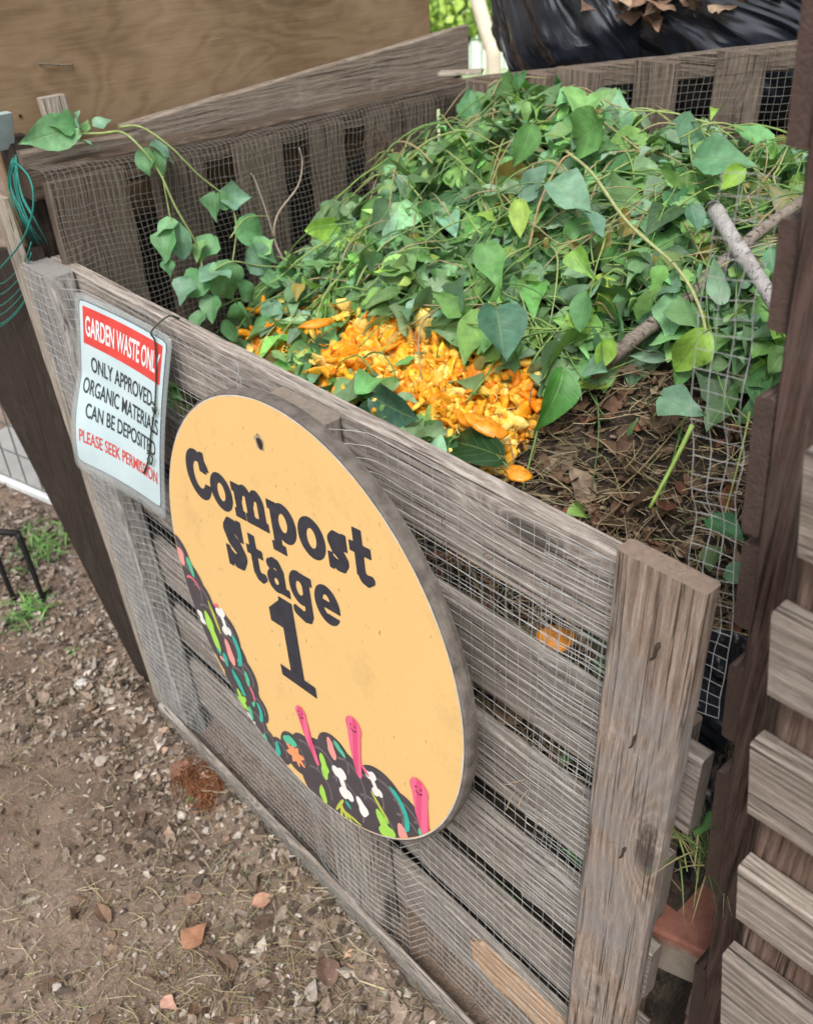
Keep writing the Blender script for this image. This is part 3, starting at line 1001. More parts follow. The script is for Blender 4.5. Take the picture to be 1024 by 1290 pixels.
# ------------------------------------------------------------------ laminated notice
def notice():
    TL, TR = np.array((.147, -.054, .912)), np.array((.353, -.014, .883))
    BR, BL = np.array((.323, -.071, .591)), np.array((.117, -.111, .620))
    nrm = unit(np.cross(TR - TL, TL - BL)) * -1
    if nrm[1] > 0: nrm = -nrm

    def S(u, v, d=0.0):       # u right 0..1, v down 0..1; the sheet has warped
        p = TL * (1-u)*(1-v) + TR * u*(1-v) + BR * u*v + BL * (1-u)*v
        warp = .012 * math.sin(v * 3.1) * (u - .3) + .014 * (1 - u)**2 * math.sin(max(0, v - .45) * 5.2) - .006 * math.sin(u * 3.14)
        return p + nrm * (warp + d) + (p[0] * 0)
    root = thing('laminated_notice', 'laminated white notice with a red banner, tied to the gate left of the round sign', 'notice', tuple(BL))
    lam, nt, b = new_mat('clear_laminate')
    b.inputs['Base Color'].default_value = (.50, .55, .55, 1)
    b.inputs['Roughness'].default_value = .18
    b.inputs['Alpha'].default_value = .32
    pap, nt, b = new_mat('laminated_paper')
    tc = nt.nodes.new('ShaderNodeTexCoord')
    b.inputs['Roughness'].default_value = .22
    nt.links.new(ramp(nt, noise_(nt, tc.outputs['Object'], 14, 3), [(.3, (.47, .60, .635)), (.7, (.55, .665, .69))]), b.inputs['Base Color'])
    red = plain('red_banner_print', (.62, .065, .055), .3, .12, 40, bumps=0)
    blk = plain('black_print', (.035, .045, .05), .4, .1, 40, bumps=0)
    wht = plain('white_print', (.70, .75, .77), .3, .05, 40, bumps=0)
    navy = plain('dark_border_print', (.09, .13, .16), .4, .1, 40, bumps=0)

    def sheet(name, u0, u1, v0, v1, d, mat, round_=.0, thick=0.0):
        mb = MB()
        nu, nv = 18, 26
        V, F = [], []
        for j in range(nv + 1):
            for i in range(nu + 1):
                u, v = u0 + (u1 - u0) * i / nu, v0 + (v1 - v0) * j / nv
                if round_:
                    # rounded corners
                    du, dv = min(u - u0, u1 - u) , min(v - v0, v1 - v) * 1.4
                    if du < round_ and dv < round_:
                        e = round_
                        L_ = math.hypot(e - du, e - dv)
                        if L_ > e:
                            s = e / L_
                            ndu, ndv = e - (e - du) * s, (e - (e - dv) * s) / 1.4
                            u = u0 + ndu if u - u0 < u1 - u else u1 - ndu
                            v = v0 + ndv if v - v0 < v1 - v else v1 - ndv
                V.append(S(u, v, d))
        W = nu + 1
        F = [(j*W + i, (j+1)*W + i, (j+1)*W + i + 1, j*W + i + 1) for j in range(nv) for i in range(nu)]
        if thick:
            n0 = len(V)
            V += [np.asarray(p) - nrm * thick for p in V]
            F += [tuple(n0 + k for k in f[::-1]) for f in F]
            bl = [i for i in range(W)] + [j*W + nu for j in range(1, nv + 1)] + [nv*W + i for i in range(nu - 1, -1, -1)] + [j*W for j in range(nv - 1, 0, -1)]
            F += [(bl[k], bl[(k+1) % len(bl)], n0 + bl[(k+1) % len(bl)], n0 + bl[k]) for k in range(len(bl))]
        mb.add(V, F)
        return mb.build(name, mat, root, smooth=True)
    sheet('laminate', 0, 1, 0, 1.02, 0, lam, .05, .0006)
    sheet('border', .045, .955, .03, .955, .0005, navy, .03)
    sheet('paper', .052, .948, .035, .950, .0008, pap, .03)
    sheet('banner', .085, .915, .060, .260, .0012, red)

    def text(s, u0, u1, v0, v1, mat, name='lettering', d=.0016, bold=.02):
        cu = bpy.data.curves.new('lettering', 'FONT')
        cu.body = s
        cu.offset = bold
        to = bpy.data.objects.new('tmp', cu)
        COL.objects.link(to)
        dg = bpy.context.evaluated_depsgraph_get()
        me = bpy.data.meshes.new_from_object(to.evaluated_get(dg))
        co = np.array([v.co[:] for v in me.vertices])
        fs = [tuple(p.vertices) for p in me.polygons]
        bpy.data.objects.remove(to)
        bpy.data.meshes.remove(me)
        bpy.data.curves.remove(cu)
        lo, hi = co.min(0), co.max(0)
        V = [S(u0 + (u1 - u0) * (p[0] - lo[0]) / (hi[0] - lo[0]), v1 - (v1 - v0) * (p[1] - lo[1]) / (hi[1] - lo[1]), d) for p in co]
        mb = MB()
        mb.add(V, fs)
        return mb
    text('GARDEN WASTE ONLY', .11, .90, .105, .215, wht).build('lettering', wht, root)
    t = MB()
    for s, a, b_, v0, v1 in (('ONLY APPROVED', .16, .84, .315, .400), ('ORGANIC MATERIALS', .085, .925, .445, .530), ('CAN BE DEPOSITED', .14, .90, .575, .660)):
        m_ = text(s, a, b_, v0, v1, blk, bold=.012)
        t.add(np.concatenate(m_.v), m_.f)
    t.build('lettering', blk, root)
    text('PLEASE SEEK PERMISSION', .085, .92, .740, .815, red, bold=.012).build('lettering', red, root)
    # the dark wire tie hangs down over the notice
    tie = plain('dark_green_wire', (.035, .045, .025), .6, .3, 80)
    q = lambda u, v, d: np.asarray(S(u, v, 0)) + nrm * d
    pts = [np.array((.333, .012, .899)), np.array((.331, -.004, .906)), q(.845, .0, .012), q(.86, .05, .006), q(.885, .2, .004), q(.90, .38, .005), q(.86, .55, .004), q(.83, .70, .004), q(.77, .80, .003)]
    mb = MB()
    tube(mb, spline(pts, 40), .0014, 6)
    tube(mb, spline([q(.86, .36, .004), q(.93, .37, .008), q(.91, .41, .006), q(.87, .385, .005)], 12), .0013, 6)
    tube(mb, spline([q(.82, .66, .004), q(.90, .655, .007), q(.87, .71, .005), q(.82, .69, .004)], 12), .0013, 6)
    tag(mb.build('wire_tie', tie, smooth=True, loc=pts[-1]), 'thin dark green wire tie hanging over the right side of the laminated notice', 'wire tie')


notice()


# ------------------------------------------------------------------ left wall of the bin (pallet standing on edge)
def left_wall():
    root = thing('pallet_wall', 'dark slatted pallet wall on the left side of the bin lined with rusty netting', 'bin wall', (-.03, .48, GZ))
    for (y0, y1) in ((.00, .135), (.185, .285), (.35, .45), (.525, .60), (.665, .75), (.765, .845), (.865, .945)):
        mb = MB()
        yc = (y0 + y1) / 2
        zt = 1.028 - .012 * min(1, yc / .3)
        plank(mb, (-.014, yc, GZ), (-.014, yc + random.uniform(-.004, .004), zt), (0, y1 - y0, 0), (.02, 0, 0), 22, .002, .003, chip=.005)
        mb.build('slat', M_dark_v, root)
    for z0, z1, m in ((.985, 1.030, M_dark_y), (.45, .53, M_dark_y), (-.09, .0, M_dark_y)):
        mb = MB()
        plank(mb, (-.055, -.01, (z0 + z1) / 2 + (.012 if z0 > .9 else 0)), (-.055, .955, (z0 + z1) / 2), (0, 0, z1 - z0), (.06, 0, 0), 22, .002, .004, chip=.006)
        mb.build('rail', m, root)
    mb = MB()

    def fn(y, s):         # s: along the sheet, over the top edge then down the inside
        top = 1.040 - .014 * min(1, y / .3) + .003 * fbm(y * 9, 1.0)
        if s < .08: return (-.085 + s, y, top + .002)
        e = s - .08
        k = min(1, e / .02)
        return (-.005 + .012 * k + .006 * fbm(y * 5, e * 5, 3), y + .012 * fbm(e * 6, y * 2, 7), top - e)
    net(mb, fn, np.arange(.005, .95, .0102), np.arange(0, .62, .0102), 60, 46, .00034, .002, 3, .02)
    mb.build('wire_netting', M_wire_d, root)
    # frayed dry roots caught in the netting near the back
    mb = MB()
    for k in range(70):
        y = random.gauss(.70, .05)
        z = 1.0 - abs(random.gauss(0, .07))
        p = np.array((.012, y, z))
        P = [p]
        for i in range(6): P.append(P[-1] + np.array((random.uniform(-.002, .006), random.gauss(0, .012), random.gauss(-.012, .012))))
        tube(mb, P, .0006, 3, cap=False)
    tag(mb.build('dry_roots', plain('dry_root_fibre', (.16, .115, .08), .9), loc=(.012, .7, .9)), 'matted dry root fibres caught in the netting of the left bin wall', 'roots', kind='stuff')


left_wall()


def back_wall():
    root = thing('pallet_wall', 'brown pallet wall closing the back of the bin in front of the black bags', 'bin wall', (.6, .97, GZ))
    zt = lambda x: 1.036 + .170 * x
    for (x0, x1) in ((-.06, .035), (.075, .125), (.14, .19), (.214, .320), (.395, .478), (.555, .640), (.73, .83), (.91, 1.0), (1.08, 1.17)):
        mb = MB()
        xc = (x0 + x1) / 2
        plank(mb, (xc, .96, GZ), (xc, .96, zt(xc) - .004), (x1 - x0, 0, 0), (0, .02, 0), 22, .002, .003, chip=.005)
        mb.build('slat', M_back_v, root)
    for dz0, dz1 in ((-.040, 0), (-.62, -.55), (-1.1, -1.0)):
        mb = MB()
        plank(mb, (-.06, .995, zt(0) - .01 + (dz0 + dz1) / 2), (1.22, .995, zt(1.22) + (dz0 + dz1) / 2), (0, 0, dz1 - dz0), (0, .05, 0), 24, .002, .003, chip=.004)
        mb.build('rail', M_back_x, root)
    mb = MB()
    net(mb, lambda x, s: (x, .946 + .004 * fbm(x * 6, s * 6), zt(x) - s + .004), np.arange(.30, 1.2, .0125), np.arange(0, .24, .0125), 40, 14, .00045, .002, 3)
    mb.build('wire_netting', M_wire_d, root)


back_wall()


def right_wall():
    root = thing('pallet_wall', 'dark reddish brown pallet wall seen end on, beside the right end of the gate', 'bin wall', (1.235, .4, GZ))
    xo = lambda z: -.078 * (z - .90)
    mb = MB()
    plank(mb, (1.2375 + xo(GZ), .045, GZ), (1.2375 + xo(1.34), .045, 1.34), (.0235, 0, 0), (0, .09, 0), 40, .0012, .002, chip=.003)
    mb.build('stringer', M_red_v, root)
    for y in (.5, .9):
        mb = MB()
        plank(mb, (1.2405 + xo(GZ), y, GZ), (1.2405 + xo(1.34), y, 1.34), (.03, 0, 0), (0, .09, 0), 8)
        mb.build('stringer', M_red_v, root)
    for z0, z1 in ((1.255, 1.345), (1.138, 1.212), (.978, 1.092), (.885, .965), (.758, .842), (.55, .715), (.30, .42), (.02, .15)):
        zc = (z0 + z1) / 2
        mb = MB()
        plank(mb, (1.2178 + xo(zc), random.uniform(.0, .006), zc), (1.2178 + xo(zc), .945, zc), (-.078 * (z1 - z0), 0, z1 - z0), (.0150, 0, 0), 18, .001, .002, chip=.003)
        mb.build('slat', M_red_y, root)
    # loose flap of netting curling inward at the front end
    mb = MB()

    def fn(u, z):
        t = u / .042
        return (1.209 + xo(z) - u + .010 * fbm(z * 5, 3.0), -.004 - .010 * t + .010 * fbm(z * 4, u * 4), z)
    net(mb, fn, np.arange(0, .034, .0110), np.arange(.78, 1.24, .0135), 8, 50, .00034, .003, 3)
    mb.build('wire_netting', M_wire, root)


right_wall()


# ------------------------------------------------------------------ next bay's pallet on the right
def next_pallet():
    root = thing('pallet_gate', 'pale weathered pallet of the next bay cut off by the right edge of the photograph', 'pallet gate', (1.8, -.08, GZ))
    for z0, z1, x0 in ((1.053, 1.124, 1.283), (.937, 1.005, 1.286), (.818, .888, 1.293), (.696, .758, 1.306), (.545, .640, 1.315), (.43, .50, 1.325), (.30, .38, 1.335), (.14, .22, 1.345), (-.03, .07, 1.36)):
        mb = MB()
        zc = (z0 + z1) / 2
        plank(mb, (x0 + .001, -.09, zc), (2.45, -.09, zc), (-.15 * (z1 - z0), 0, z1 - z0), (0, .02, 0), 60, .0010, .0018, chip=.003)
        mb.build('slat', M_next, root)
    for x0 in (1.298, 1.84, 2.38):
        mb = MB()
        plank(mb, (x0 + .115, -.056, GZ), (x0 + .030, -.056, 1.115), (.10, 0, 0), (0, .045, 0), 20, .002, .004)
        mb.build('stringer', M_next_v, root)
    mb = MB()
    net(mb, lambda x, z: (x, -.1035, z + .004 * fbm(x * 8, z * 8)), np.arange(1.40, 2.4, .0135), np.arange(.3, 1.12, .0135), 50, 50, .00036, .0015, 3)
    mb.build('wire_netting', M_wire, root)


next_pallet()


# ------------------------------------------------------------------ bricks in the gap
def bricks():
    mt, nt, b = new_mat('old_brick')
    tc = nt.nodes.new('ShaderNodeTexCoord')
    a = nt.nodes.new('ShaderNodeNewGeometry')
    n = noise_(nt, tc.outputs['Object'], 45, 5, .7)
    n2 = noise_(nt, tc.outputs['Object'], 12, 4, .6)
    c = ramp(nt, n, [(.3, (.24, .095, .065)), (.65, (.36, .16, .115))])
    sp = nt.nodes.new('ShaderNodeSeparateXYZ')
    nt.links.new(tc.outputs['Object'], sp.inputs[0])
    mo = ramp(nt, math_(nt, 'SUBTRACT', math_(nt, 'ADD', math_(nt, 'MULTIPLY', n2, .045), math_(nt, 'MULTIPLY', n, .030)), math_(nt, 'SUBTRACT', sp.outputs[2], .034)), [(.004, 0.0), (.020, 1.0)])
    c = mix(nt, mo, c, mix(nt, n, (.13, .105, .085), (.40, .35, .28)))      # old mortar below the arris
    nt.links.new(c, b.inputs['Base Color'])
    b.inputs['Roughness'].default_value = .9
    bump(nt, b, n, .6, .004)
    ang = math.atan2(.031, .090)
    d, nn = np.array((math.cos(ang), math.sin(ang), 0)), np.array((-math.sin(ang), math.cos(ang), 0))
    words = ['orange brick with mortar on its face on top of the stack beside the gate post', 'second brick from the top of the stack beside the gate post', 'third brick from the top of the stack beside the gate post',
             'third brick up from the ground beside the gate post', 'second brick up from the ground beside the gate post', 'lowest brick on the ground beside the gate post']
    for k in range(6):
        zt = .362 - .077 * k
        back = 0 if k == 0 else .13 + .006 * (k % 2)
        mb = MB()
        c0 = np.array((1.21, .050, 0)) + nn * (.046 + back)
        a_, b_ = c0 - d * .105, c0 + d * .105
        loc = (c0[0], c0[1], zt - .074)
        plank(mb, a_ + (0, 0, zt - .037), b_ + (0, 0, zt - .037), nn * .10, np.array((0, 0, .074)), 24, .0022, .0035, chip=.005)
        o = mb.build('brick', mt, loc=loc)
        tag(o, words[k], 'brick', 'bricks stacked beside the gate post')


bricks()


# ------------------------------------------------------------------ things at the left corner
def corner():
    # corner post: dark right face, pale front face
    root = thing('corner_post', 'weathered corner post beside the left end of the gate, wound with green twine', 'post', (-.1, -.03, GZ))
    P = lambda z, x: (x - .085 * (z - GZ) * .9 - .01, -.018, z)
    mb = MB()
    plank(mb, (.005, -.038, GZ), (-.105, -.038, 1.0), (.055, 0, 0), (0, .012, 0), 24, .0015, .003)
    mb.build('front_batten', M_post_l, root)
    mb = MB()
    plank(mb, (-.065, .022, GZ), (-.145, .022, 1.075), (.06, 0, 0), (0, .040, 0), 24, .003, .004)
    mb.build('post_core', M_board_dark, root)
    mb = MB()
    c0, c1 = at((6, 187), 1, .0), at((1, 143), 1, .0)
    plank(mb, c0, c1, (.022, 0, 0), (0, .03, 0), 4, .001, .002)
    mb.build('painted_cap', plain('pale_blue_paint', (.34, .43, .44), .5), root)
    # dark board leaning behind it
    mb = MB()
    a0, a1 = at((184, 868), 1, -.028), at((-97, 315), 1, -.028)
    b0, b1 = at((192, 866), 1, -.028), at((38, 315), 1, -.028)
    V = []
    for k in range(13):
        t = k / 12
        l_, r_ = a0 + (a1 - a0) * t, b0 + (b1 - b0) * t
        for yy in (0, .022): V += [l_ + (0, yy, 0), r_ + (0, yy, 0)]
    F = []
    for k in range(12):
        q = 4 * k
        F += [(q, q+1, q+5, q+4), (q+1, q+3, q+7, q+5), (q+3, q+2, q+6, q+7), (q+2, q, q+4, q+6)]
    F += [(0, 2, 3, 1), (48, 49, 51, 50)]
    mb.add(V, F)
    tag(mb.build('leaning_board', M_board_dark, loc=tuple(a0)), 'dark brown board leaning left behind the pale corner post', 'board')
    # plywood sheet
    mb = MB()
    plank(mb, (-.165, .4865, .48), (-.165, .4865, 1.62), (0, .977, 0), (.015, 0, 0), 20, .001, .001)
    pr = mb.build('plywood_sheet', M_ply, loc=(-.165, .48, GZ))
    tag(pr, 'large brown plywood sheet standing behind the left bin wall with a rusty staple', 'plywood')
    mb = MB()
    a, b = at((51, 80), 0, -.1555), at((90, 81), 0, -.1555)
    tube(mb, spline([a + (-.004, 0, 0), a + (.002, .001, 0), (a + b) / 2 + (.003, 0, -.001), b + (.002, -.001, 0), b + (-.004, 0, 0)], 10), .0013, 6)
    mb.build('staple', plain('rusty_staple', (.20, .17, .14), .5, .3, 200, metallic=.3), pr)
    mb = MB()
    p = at((26, 146), 0, -.157)
    tube(mb, [p, p + (.0012, 0, 0)], .0028, 8)
    mb.build('screw_hole', plain('screw_hole_dark', (.03, .02, .015), .8), pr)
    # sloping plank in front of the plywood
    mb = MB()
    a0, a1 = at((150, 157), 0, -.115), at((586, 31), 0, -.115)
    h = .095
    plank(mb, a0 - (0, .0, h / 2), a1 - (0, 0, h / 2), (0, 0, h), (.02, 0, 0), 24, .002, .003, chip=.004)
    tag(mb.build('grey_plank', M_plank_y, loc=tuple(a0 - (0, 0, h))), 'grey brown plank standing on edge along the foot of the plywood', 'plank')
    mb = MB()
    a0, a1 = at((22, 190), 0, -.108), at((175, 166), 0, -.108)
    plank(mb, a0 - (0, .0, .03), a1 - (0, 0, .03), (0, 0, .06), (.02, 0, 0), 14, .002, .003, chip=.004)
    tag(mb.build('short_board', M_plank_y, loc=tuple(a0 - (0, 0, .06))), 'short dark board under the vine leaves at the plywood corner', 'board')
    # upright offcut
    mb = MB()
    c0 = at((64, 121), 0, -.128)
    plank(mb, (-.128, c0[1] + .012, 1.0), c0, (0, .044, 0), (.018, 0, 0), 8, .002, .003)
    tag(mb.build('wood_offcut', M_post_l, loc=(-.128, c0[1], 1.0)), 'short pale wooden offcut standing upright against the plywood', 'offcut')
    # pale shingle at the back corner
    mb = MB()
    c0 = at((578, 92), 2, 1.068)
    plank(mb, c0 - np.array((.03, .025, 0)), c0 + np.array((.035, .03, .002)), (-.02, .028, 0), (0, 0, .006), 6, .001, .001)
    tag(mb.build('wood_chip', M_post_l, loc=tuple(c0)), 'flat pale wood chip lying on the back left corner of the bin', 'wood chip')
    # green twine
    mb = MB()
    rs = random.Random(3)
    pts = [at((16, 200), 1, -.012), at((38, 225), 1, -.02), at((42, 262), 1, -.03), at((30, 300), 1, -.045), at((8, 330), 1, -.055), at((-12, 350), 1, -.05)]
    tube(mb, spline(pts, 30), .0016, 5)
    for k in range(9):
        s = rs.uniform(-6, 6)
        pts = [at((17 + rs.uniform(-2, 4), 198 + rs.uniform(-4, 6)), 1, -.01), at((15 + s + k, 240 + s), 1, -.016 - .001*k), at((24 + k*2.6, 280 + rs.uniform(-8, 8)), 1, -.018 - .001*k), at((40 + k*2.6, 310 + rs.uniform(-12, 6)), 1, .0)]
        tube(mb, spline(pts, 18), .0011, 5)
    for k in range(6):
        y0 = 332 + k * 11 + rs.uniform(-5, 5)
        pts = [at((-10, y0 + 22 + rs.uniform(-6, 10)), 1, -.05), at((4, y0 + 26), 1, -.045), at((22, y0 + 10), 1, -.041), at((34, y0 - 8), 1, -.040), at((40, y0 - 26), 1, -.030)]
        tube(mb, spline(pts, 18), .0010, 5)
    tag(mb.build('green_twine', plain('green_twine_fibre', (.02, .21, .17), .6, .3, 300), smooth=True, loc=tuple(at((16, 200), 1, -.01))), 'tangled green twine looped round the corner post', 'twine')


corner()


# ------------------------------------------------------------------ black bags behind the bin
def bag_mat(name, tilt):
    m, nt, b = new_mat(name)
    tc = nt.nodes.new('ShaderNodeTexCoord')
    mp = nt.nodes.new('ShaderNodeMapping')
    mp.inputs['Rotation'].default_value = (0, tilt, 0)
    nt.links.new(tc.outputs['Object'], mp.inputs['Vector'])
    P = mp.outputs[0]
    w1 = noise_(nt, mapping(nt, P, (5, 8, 48)), 1.0, 2, .5, .3)
    w2 = noise_(nt, mapping(nt, P, (2.4, 4.5, 14)), 1.0, 2, .5, .9)
    b.inputs['Base Color'].default_value = (.020, .025, .036, 1)
    b.inputs['Roughness'].default_value = .24
    b.inputs['Specular IOR Level'].default_value = 1.0
    vo = nt.nodes.new('ShaderNodeTexVoronoi')
    vo.inputs['Scale'].default_value = 1.0
    wp = nt.nodes.new('ShaderNodeVectorMath')
    wp.operation = 'ADD'
    nt.links.new(mapping(nt, P, (5, 7, 13)), wp.inputs[0])
    nt.links.new(w2, wp.inputs[1])
    nt.links.new(wp.outputs[0], vo.inputs['Vector'])
    bump(nt, b, math_(nt, 'ADD', math_(nt, 'ADD', math_(nt, 'MULTIPLY', w1, .07), w2), math_(nt, 'MULTIPLY', vo.outputs['Distance'], .30)), 1.0, .040)
    return m


def bag(c, rx, ry, rz, label, seed, mat, stretch):
    V, F = [], []
    nu, nv = 120, 70
    for j in range(nv + 1):
        ph = math.pi * j / nv
        for i in range(nu):
            a = 2 * math.pi * i / nu
            d = np.array((math.cos(a) * math.sin(ph), math.sin(a) * math.sin(ph), math.cos(ph)))
            s = np.sign(d) * np.abs(d) ** .8
            f = 1 + .10 * fbm(d[0]*1.7 + seed, d[1]*1.7, d[2]*1.7)
            q = d[0] * stretch[0] + d[2] * stretch[1]
            f += .035 * (abs(noise.noise(Vector((q * 9 + seed, d[1] * 6, (d[0] * stretch[1] - d[2] * stretch[0]) * 2.2)))) * 2 - .5)
            f += .014 * (abs(noise.noise(Vector((q * 24 + seed, d[1] * 14, (d[0] * stretch[1] - d[2] * stretch[0]) * 5)))) * 2 - .5)
            V.append(np.array(c) + s * np.array((rx, ry, rz)) * f)
    for j in range(nv):
        for i in range(nu): F.append((j*nu + i, (j+1)*nu + i, (j+1)*nu + (i+1) % nu, j*nu + (i+1) % nu))
    mb = MB()
    mb.add(V, F)
    o = mb.build('rubbish_bag', mat, smooth=True, loc=(c[0], c[1], c[2] - rz))
    return tag(o, label, 'rubbish bag', 'black bags behind the bin')


BM = bag_mat('black_bin_liner', R(-18))
BM2 = bag_mat('crumpled_bin_liner', R(-58))
bag((.055, 1.30, 1.18), .225, .22, .26, 'silvery crumpled black rubbish bag beside the bright gap, left one behind the back wall', 1.0, BM2, (.8, .6))
bag((.50, 1.36, 1.20), .36, .25, .29, 'larger smooth black rubbish bag with dry leaves on it behind the back wall', 5.0, BM, (.3, .95))


def neighbour_heap():
    V, F = [], []
    xs, ys = np.linspace(-.10, 1.25, 40), np.linspace(1.04, 1.9, 24)
    for y in ys:
        for x in xs:
            e = min(1, (x + .10) / .06, (1.25 - x) / .06, (y - 1.04) / .02, (1.9 - y) / .1)
            V.append((x, y, GZ + max(0, e) * (1.06 + .03 * fbm(x * 4, y * 4))))
    n = len(xs)
    F = [(j*n + i, j*n + i + 1, (j+1)*n + i + 1, (j+1)*n + i) for j in range(len(ys) - 1) for i in range(n - 1)]
    mb = MB()
    mb.add(V, F)
    tag(mb.build('compost_heap', plain('dark_old_compost', (.05, .038, .028), .95, .5, 40, bumps=.8), loc=(.5, 1.4, GZ)), 'dark old compost in the bay behind, under the black bags', 'compost', kind='stuff')


neighbour_heap()


def gap_dark_fill():  # dark heap added so the gaps between the left wall slats read black
    V, F = [], []
    xs, ys = np.linspace(-.36, -.092, 20), np.linspace(.12, .98, 30)
    for y in ys:
        for x in xs:
            e = min(1, (x + .36) / .1, (-.092 - x) / .02, (y - .12) / .03, (.98 - y) / .03)
            V.append((x, y, GZ + max(0, e) * (1.00 + .02 * fbm(x * 4, y * 4))))
    n = len(xs)
    F = [(j*n + i, j*n + i + 1, (j+1)*n + i + 1, (j+1)*n + i) for j in range(len(ys) - 1) for i in range(n - 1)]
    mb = MB()
    mb.add(V, F)
    tag(mb.build('compost_heap', plain('slat_gap_black', (.02, .016, .012), .95, .5, 40, bumps=.8), loc=(-.2, .5, GZ)), 'dark heap added behind the left bin wall to blacken its gaps, under the plywood', 'compost', kind='stuff')


gap_dark_fill()


# ------------------------------------------------------------------ leaves
ST = np.array([0, .05, .14, .28, .44, .60, .76, .89, 1.0])
WD = np.array([.05, .24, .41, .48, .455, .36, .23, .10, .0])
WD2 = np.array([.03, .15, .30, .42, .46, .42, .30, .15, .0])
WD3 = np.array([.05, .19, .37, .50, .43, .27, .15, .065, .0])
TT = np.array([-1, -.5, 0, .5, 1.0])


def leaves(mb, pos, az, pitch, roll, L, col, fold=None, droop=None, wide=None, curl=None, frames=None):
    """a batch of leaf blades: base at pos, pointing along az, pitched up, rolled about the midrib"""
    n = len(pos)
    fold = RNG.uniform(.05, .55, n) if fold is None else fold
    droop = RNG.uniform(.0, .45, n) if droop is None else droop
    wide = np.where(RNG.random(n) < .18, RNG.uniform(.35, .6, n), RNG.uniform(.6, .98, n)) if wide is None else wide
    curl = RNG.uniform(-.05, .05, n) if curl is None else curl
    pick = RNG.random(n) < .6
    W = np.where(pick[:, None], WD[None], WD2[None])
    W = np.where((RNG.random(n) < .4)[:, None], WD3[None], W) * wide[:, None]
    s = np.broadcast_to(ST, (n, 9))
    x = np.repeat(s[:, :, None], 5, 2)
    y = W[:, :, None] * TT[None, None]
    ph = RNG.uniform(0, 6.28, (n, 1, 1))
    wav = RNG.uniform(.015, .075, (n, 1, 1))
    z = fold[:, None, None] * np.abs(y) - droop[:, None, None] * x * x + wav * np.sin(x * 9 + ph) * np.abs(TT)[None, None] + .035 * np.sin(x * 5 + ph * 2) * TT[None, None] + .03 * np.sin(x * 13 + ph * 3) * (TT[None, None] ** 2)
    y = y + curl[:, None, None] * x * x * 2
    # heart-shaped base: the lobes reach behind the stalk
    x = x - .10 * (np.abs(TT)[None, None] > .4) * (s < .1)[:, :, None] * np.where(pick, 1, 0)[:, None, None]
    Pq = np.stack([x, y, z], -1).reshape(n, 45, 3) * L[:, None, None]
    ca, sa = np.cos(az), np.sin(az)
    cp, sp = np.cos(pitch), np.sin(pitch)
    cr, sr = np.cos(roll), np.sin(roll)
    fx = np.stack([ca*cp, sa*cp, sp], -1)
    le = np.stack([-sa, ca, np.zeros(n)], -1)
    up = np.cross(fx, le)
    l2 = le * cr[:, None] + up * sr[:, None]
    u2 = -le * sr[:, None] + up * cr[:, None]
    if frames is not None: fx, l2, u2 = frames
    V = pos[:, None] + Pq[:, :, :1]*fx[:, None] + Pq[:, :, 1:2]*l2[:, None] + Pq[:, :, 2:]*u2[:, None]
    base = np.array([(j*5 + i, (j+1)*5 + i, (j+1)*5 + i + 1, j*5 + i + 1) for j in range(8) for i in range(4)])
    uv = np.stack(np.broadcast_arrays(ST[:, None], TT[None] * .5 + .5), -1).reshape(45, 2)
    F = (base[None] + 45 * np.arange(n)[:, None, None]).reshape(-1, 4)
    mb.add(V.reshape(-1, 3), F.tolist(), np.repeat(col, 45, 0), np.tile(uv, (n, 1)))
    return V


def frame(fwd, nrm):
    """blade axes from wished pointing directions and face normals (n, 3)"""
    u = nrm / np.linalg.norm(nrm, axis=1)[:, None]
    f = fwd - u * (fwd * u).sum(1)[:, None]
    f /= np.linalg.norm(f, axis=1)[:, None] + 1e-9
    return f, np.cross(u, f), u


def leaf_to(mb, b_, t_, lift, tilt, col, fold=.3, droop=.2, wide=1.05):
    """one blade from point b_ to point t_, its face turned towards the open side"""
    fwd = t_ - b_
    out = np.array((.45, -.55, .70)) + np.asarray(tilt)
    f_ = unit(fwd)
    u_ = unit(out - f_ * np.dot(out, f_))
    leaves(mb, np.array([b_]), np.zeros(1), np.zeros(1), np.zeros(1), np.array([np.linalg.norm(fwd)]), np.array([col], float), fold=np.array([fold]), droop=np.array([droop]), wide=np.array([wide]), frames=(f_[None], np.cross(u_, f_)[None], u_[None]))


def sm(t):
    t = max(0.0, min(1.0, t))
    return t * t * (3 - 2*t)


def H(x, y):
    b = float(np.interp(y, [0, .03, .2, .35, .5, .65, .85, .95], [.64, .64, .70, .765, .842, .908, .955, .955]))
    b += -.07 * math.exp(-(x / .07)**2) + .03 * math.exp(-((x - .25) / .2)**2 - ((y - .85) / .15)**2)
    return b - .17 * sm((x - .60) / .25) * sm((.55 - y) / .25)


LM = leaf_mat('vine_leaf')
GREENS = np.array([(.135, .31, .105), (.17, .37, .14), (.10, .235, .09), (.22, .44, .12), (.05, .135, .055), (.21, .39, .25), (.30, .51, .10), (.165, .32, .18)])
GP = np.array([.17, .17, .11, .13, .07, .17, .06, .12])


def pump_d(x, y):
    """distance from the band of orange scraps"""
    pts = [(.15, .235), (.28, .30), (.45, .312), (.60, .305), (.690, .315)]
    return min(float(-seg(np.array(x), np.array(y), pts[k], pts[k+1], 0.0)) for k in range(4)) - .052


def litter_zone(x, y):
    return x > .67 + .1 * max(0, .3 - y) and y < .40 + .085 * sm((x - .69) / .10) + .012 * math.sin(x * 25)


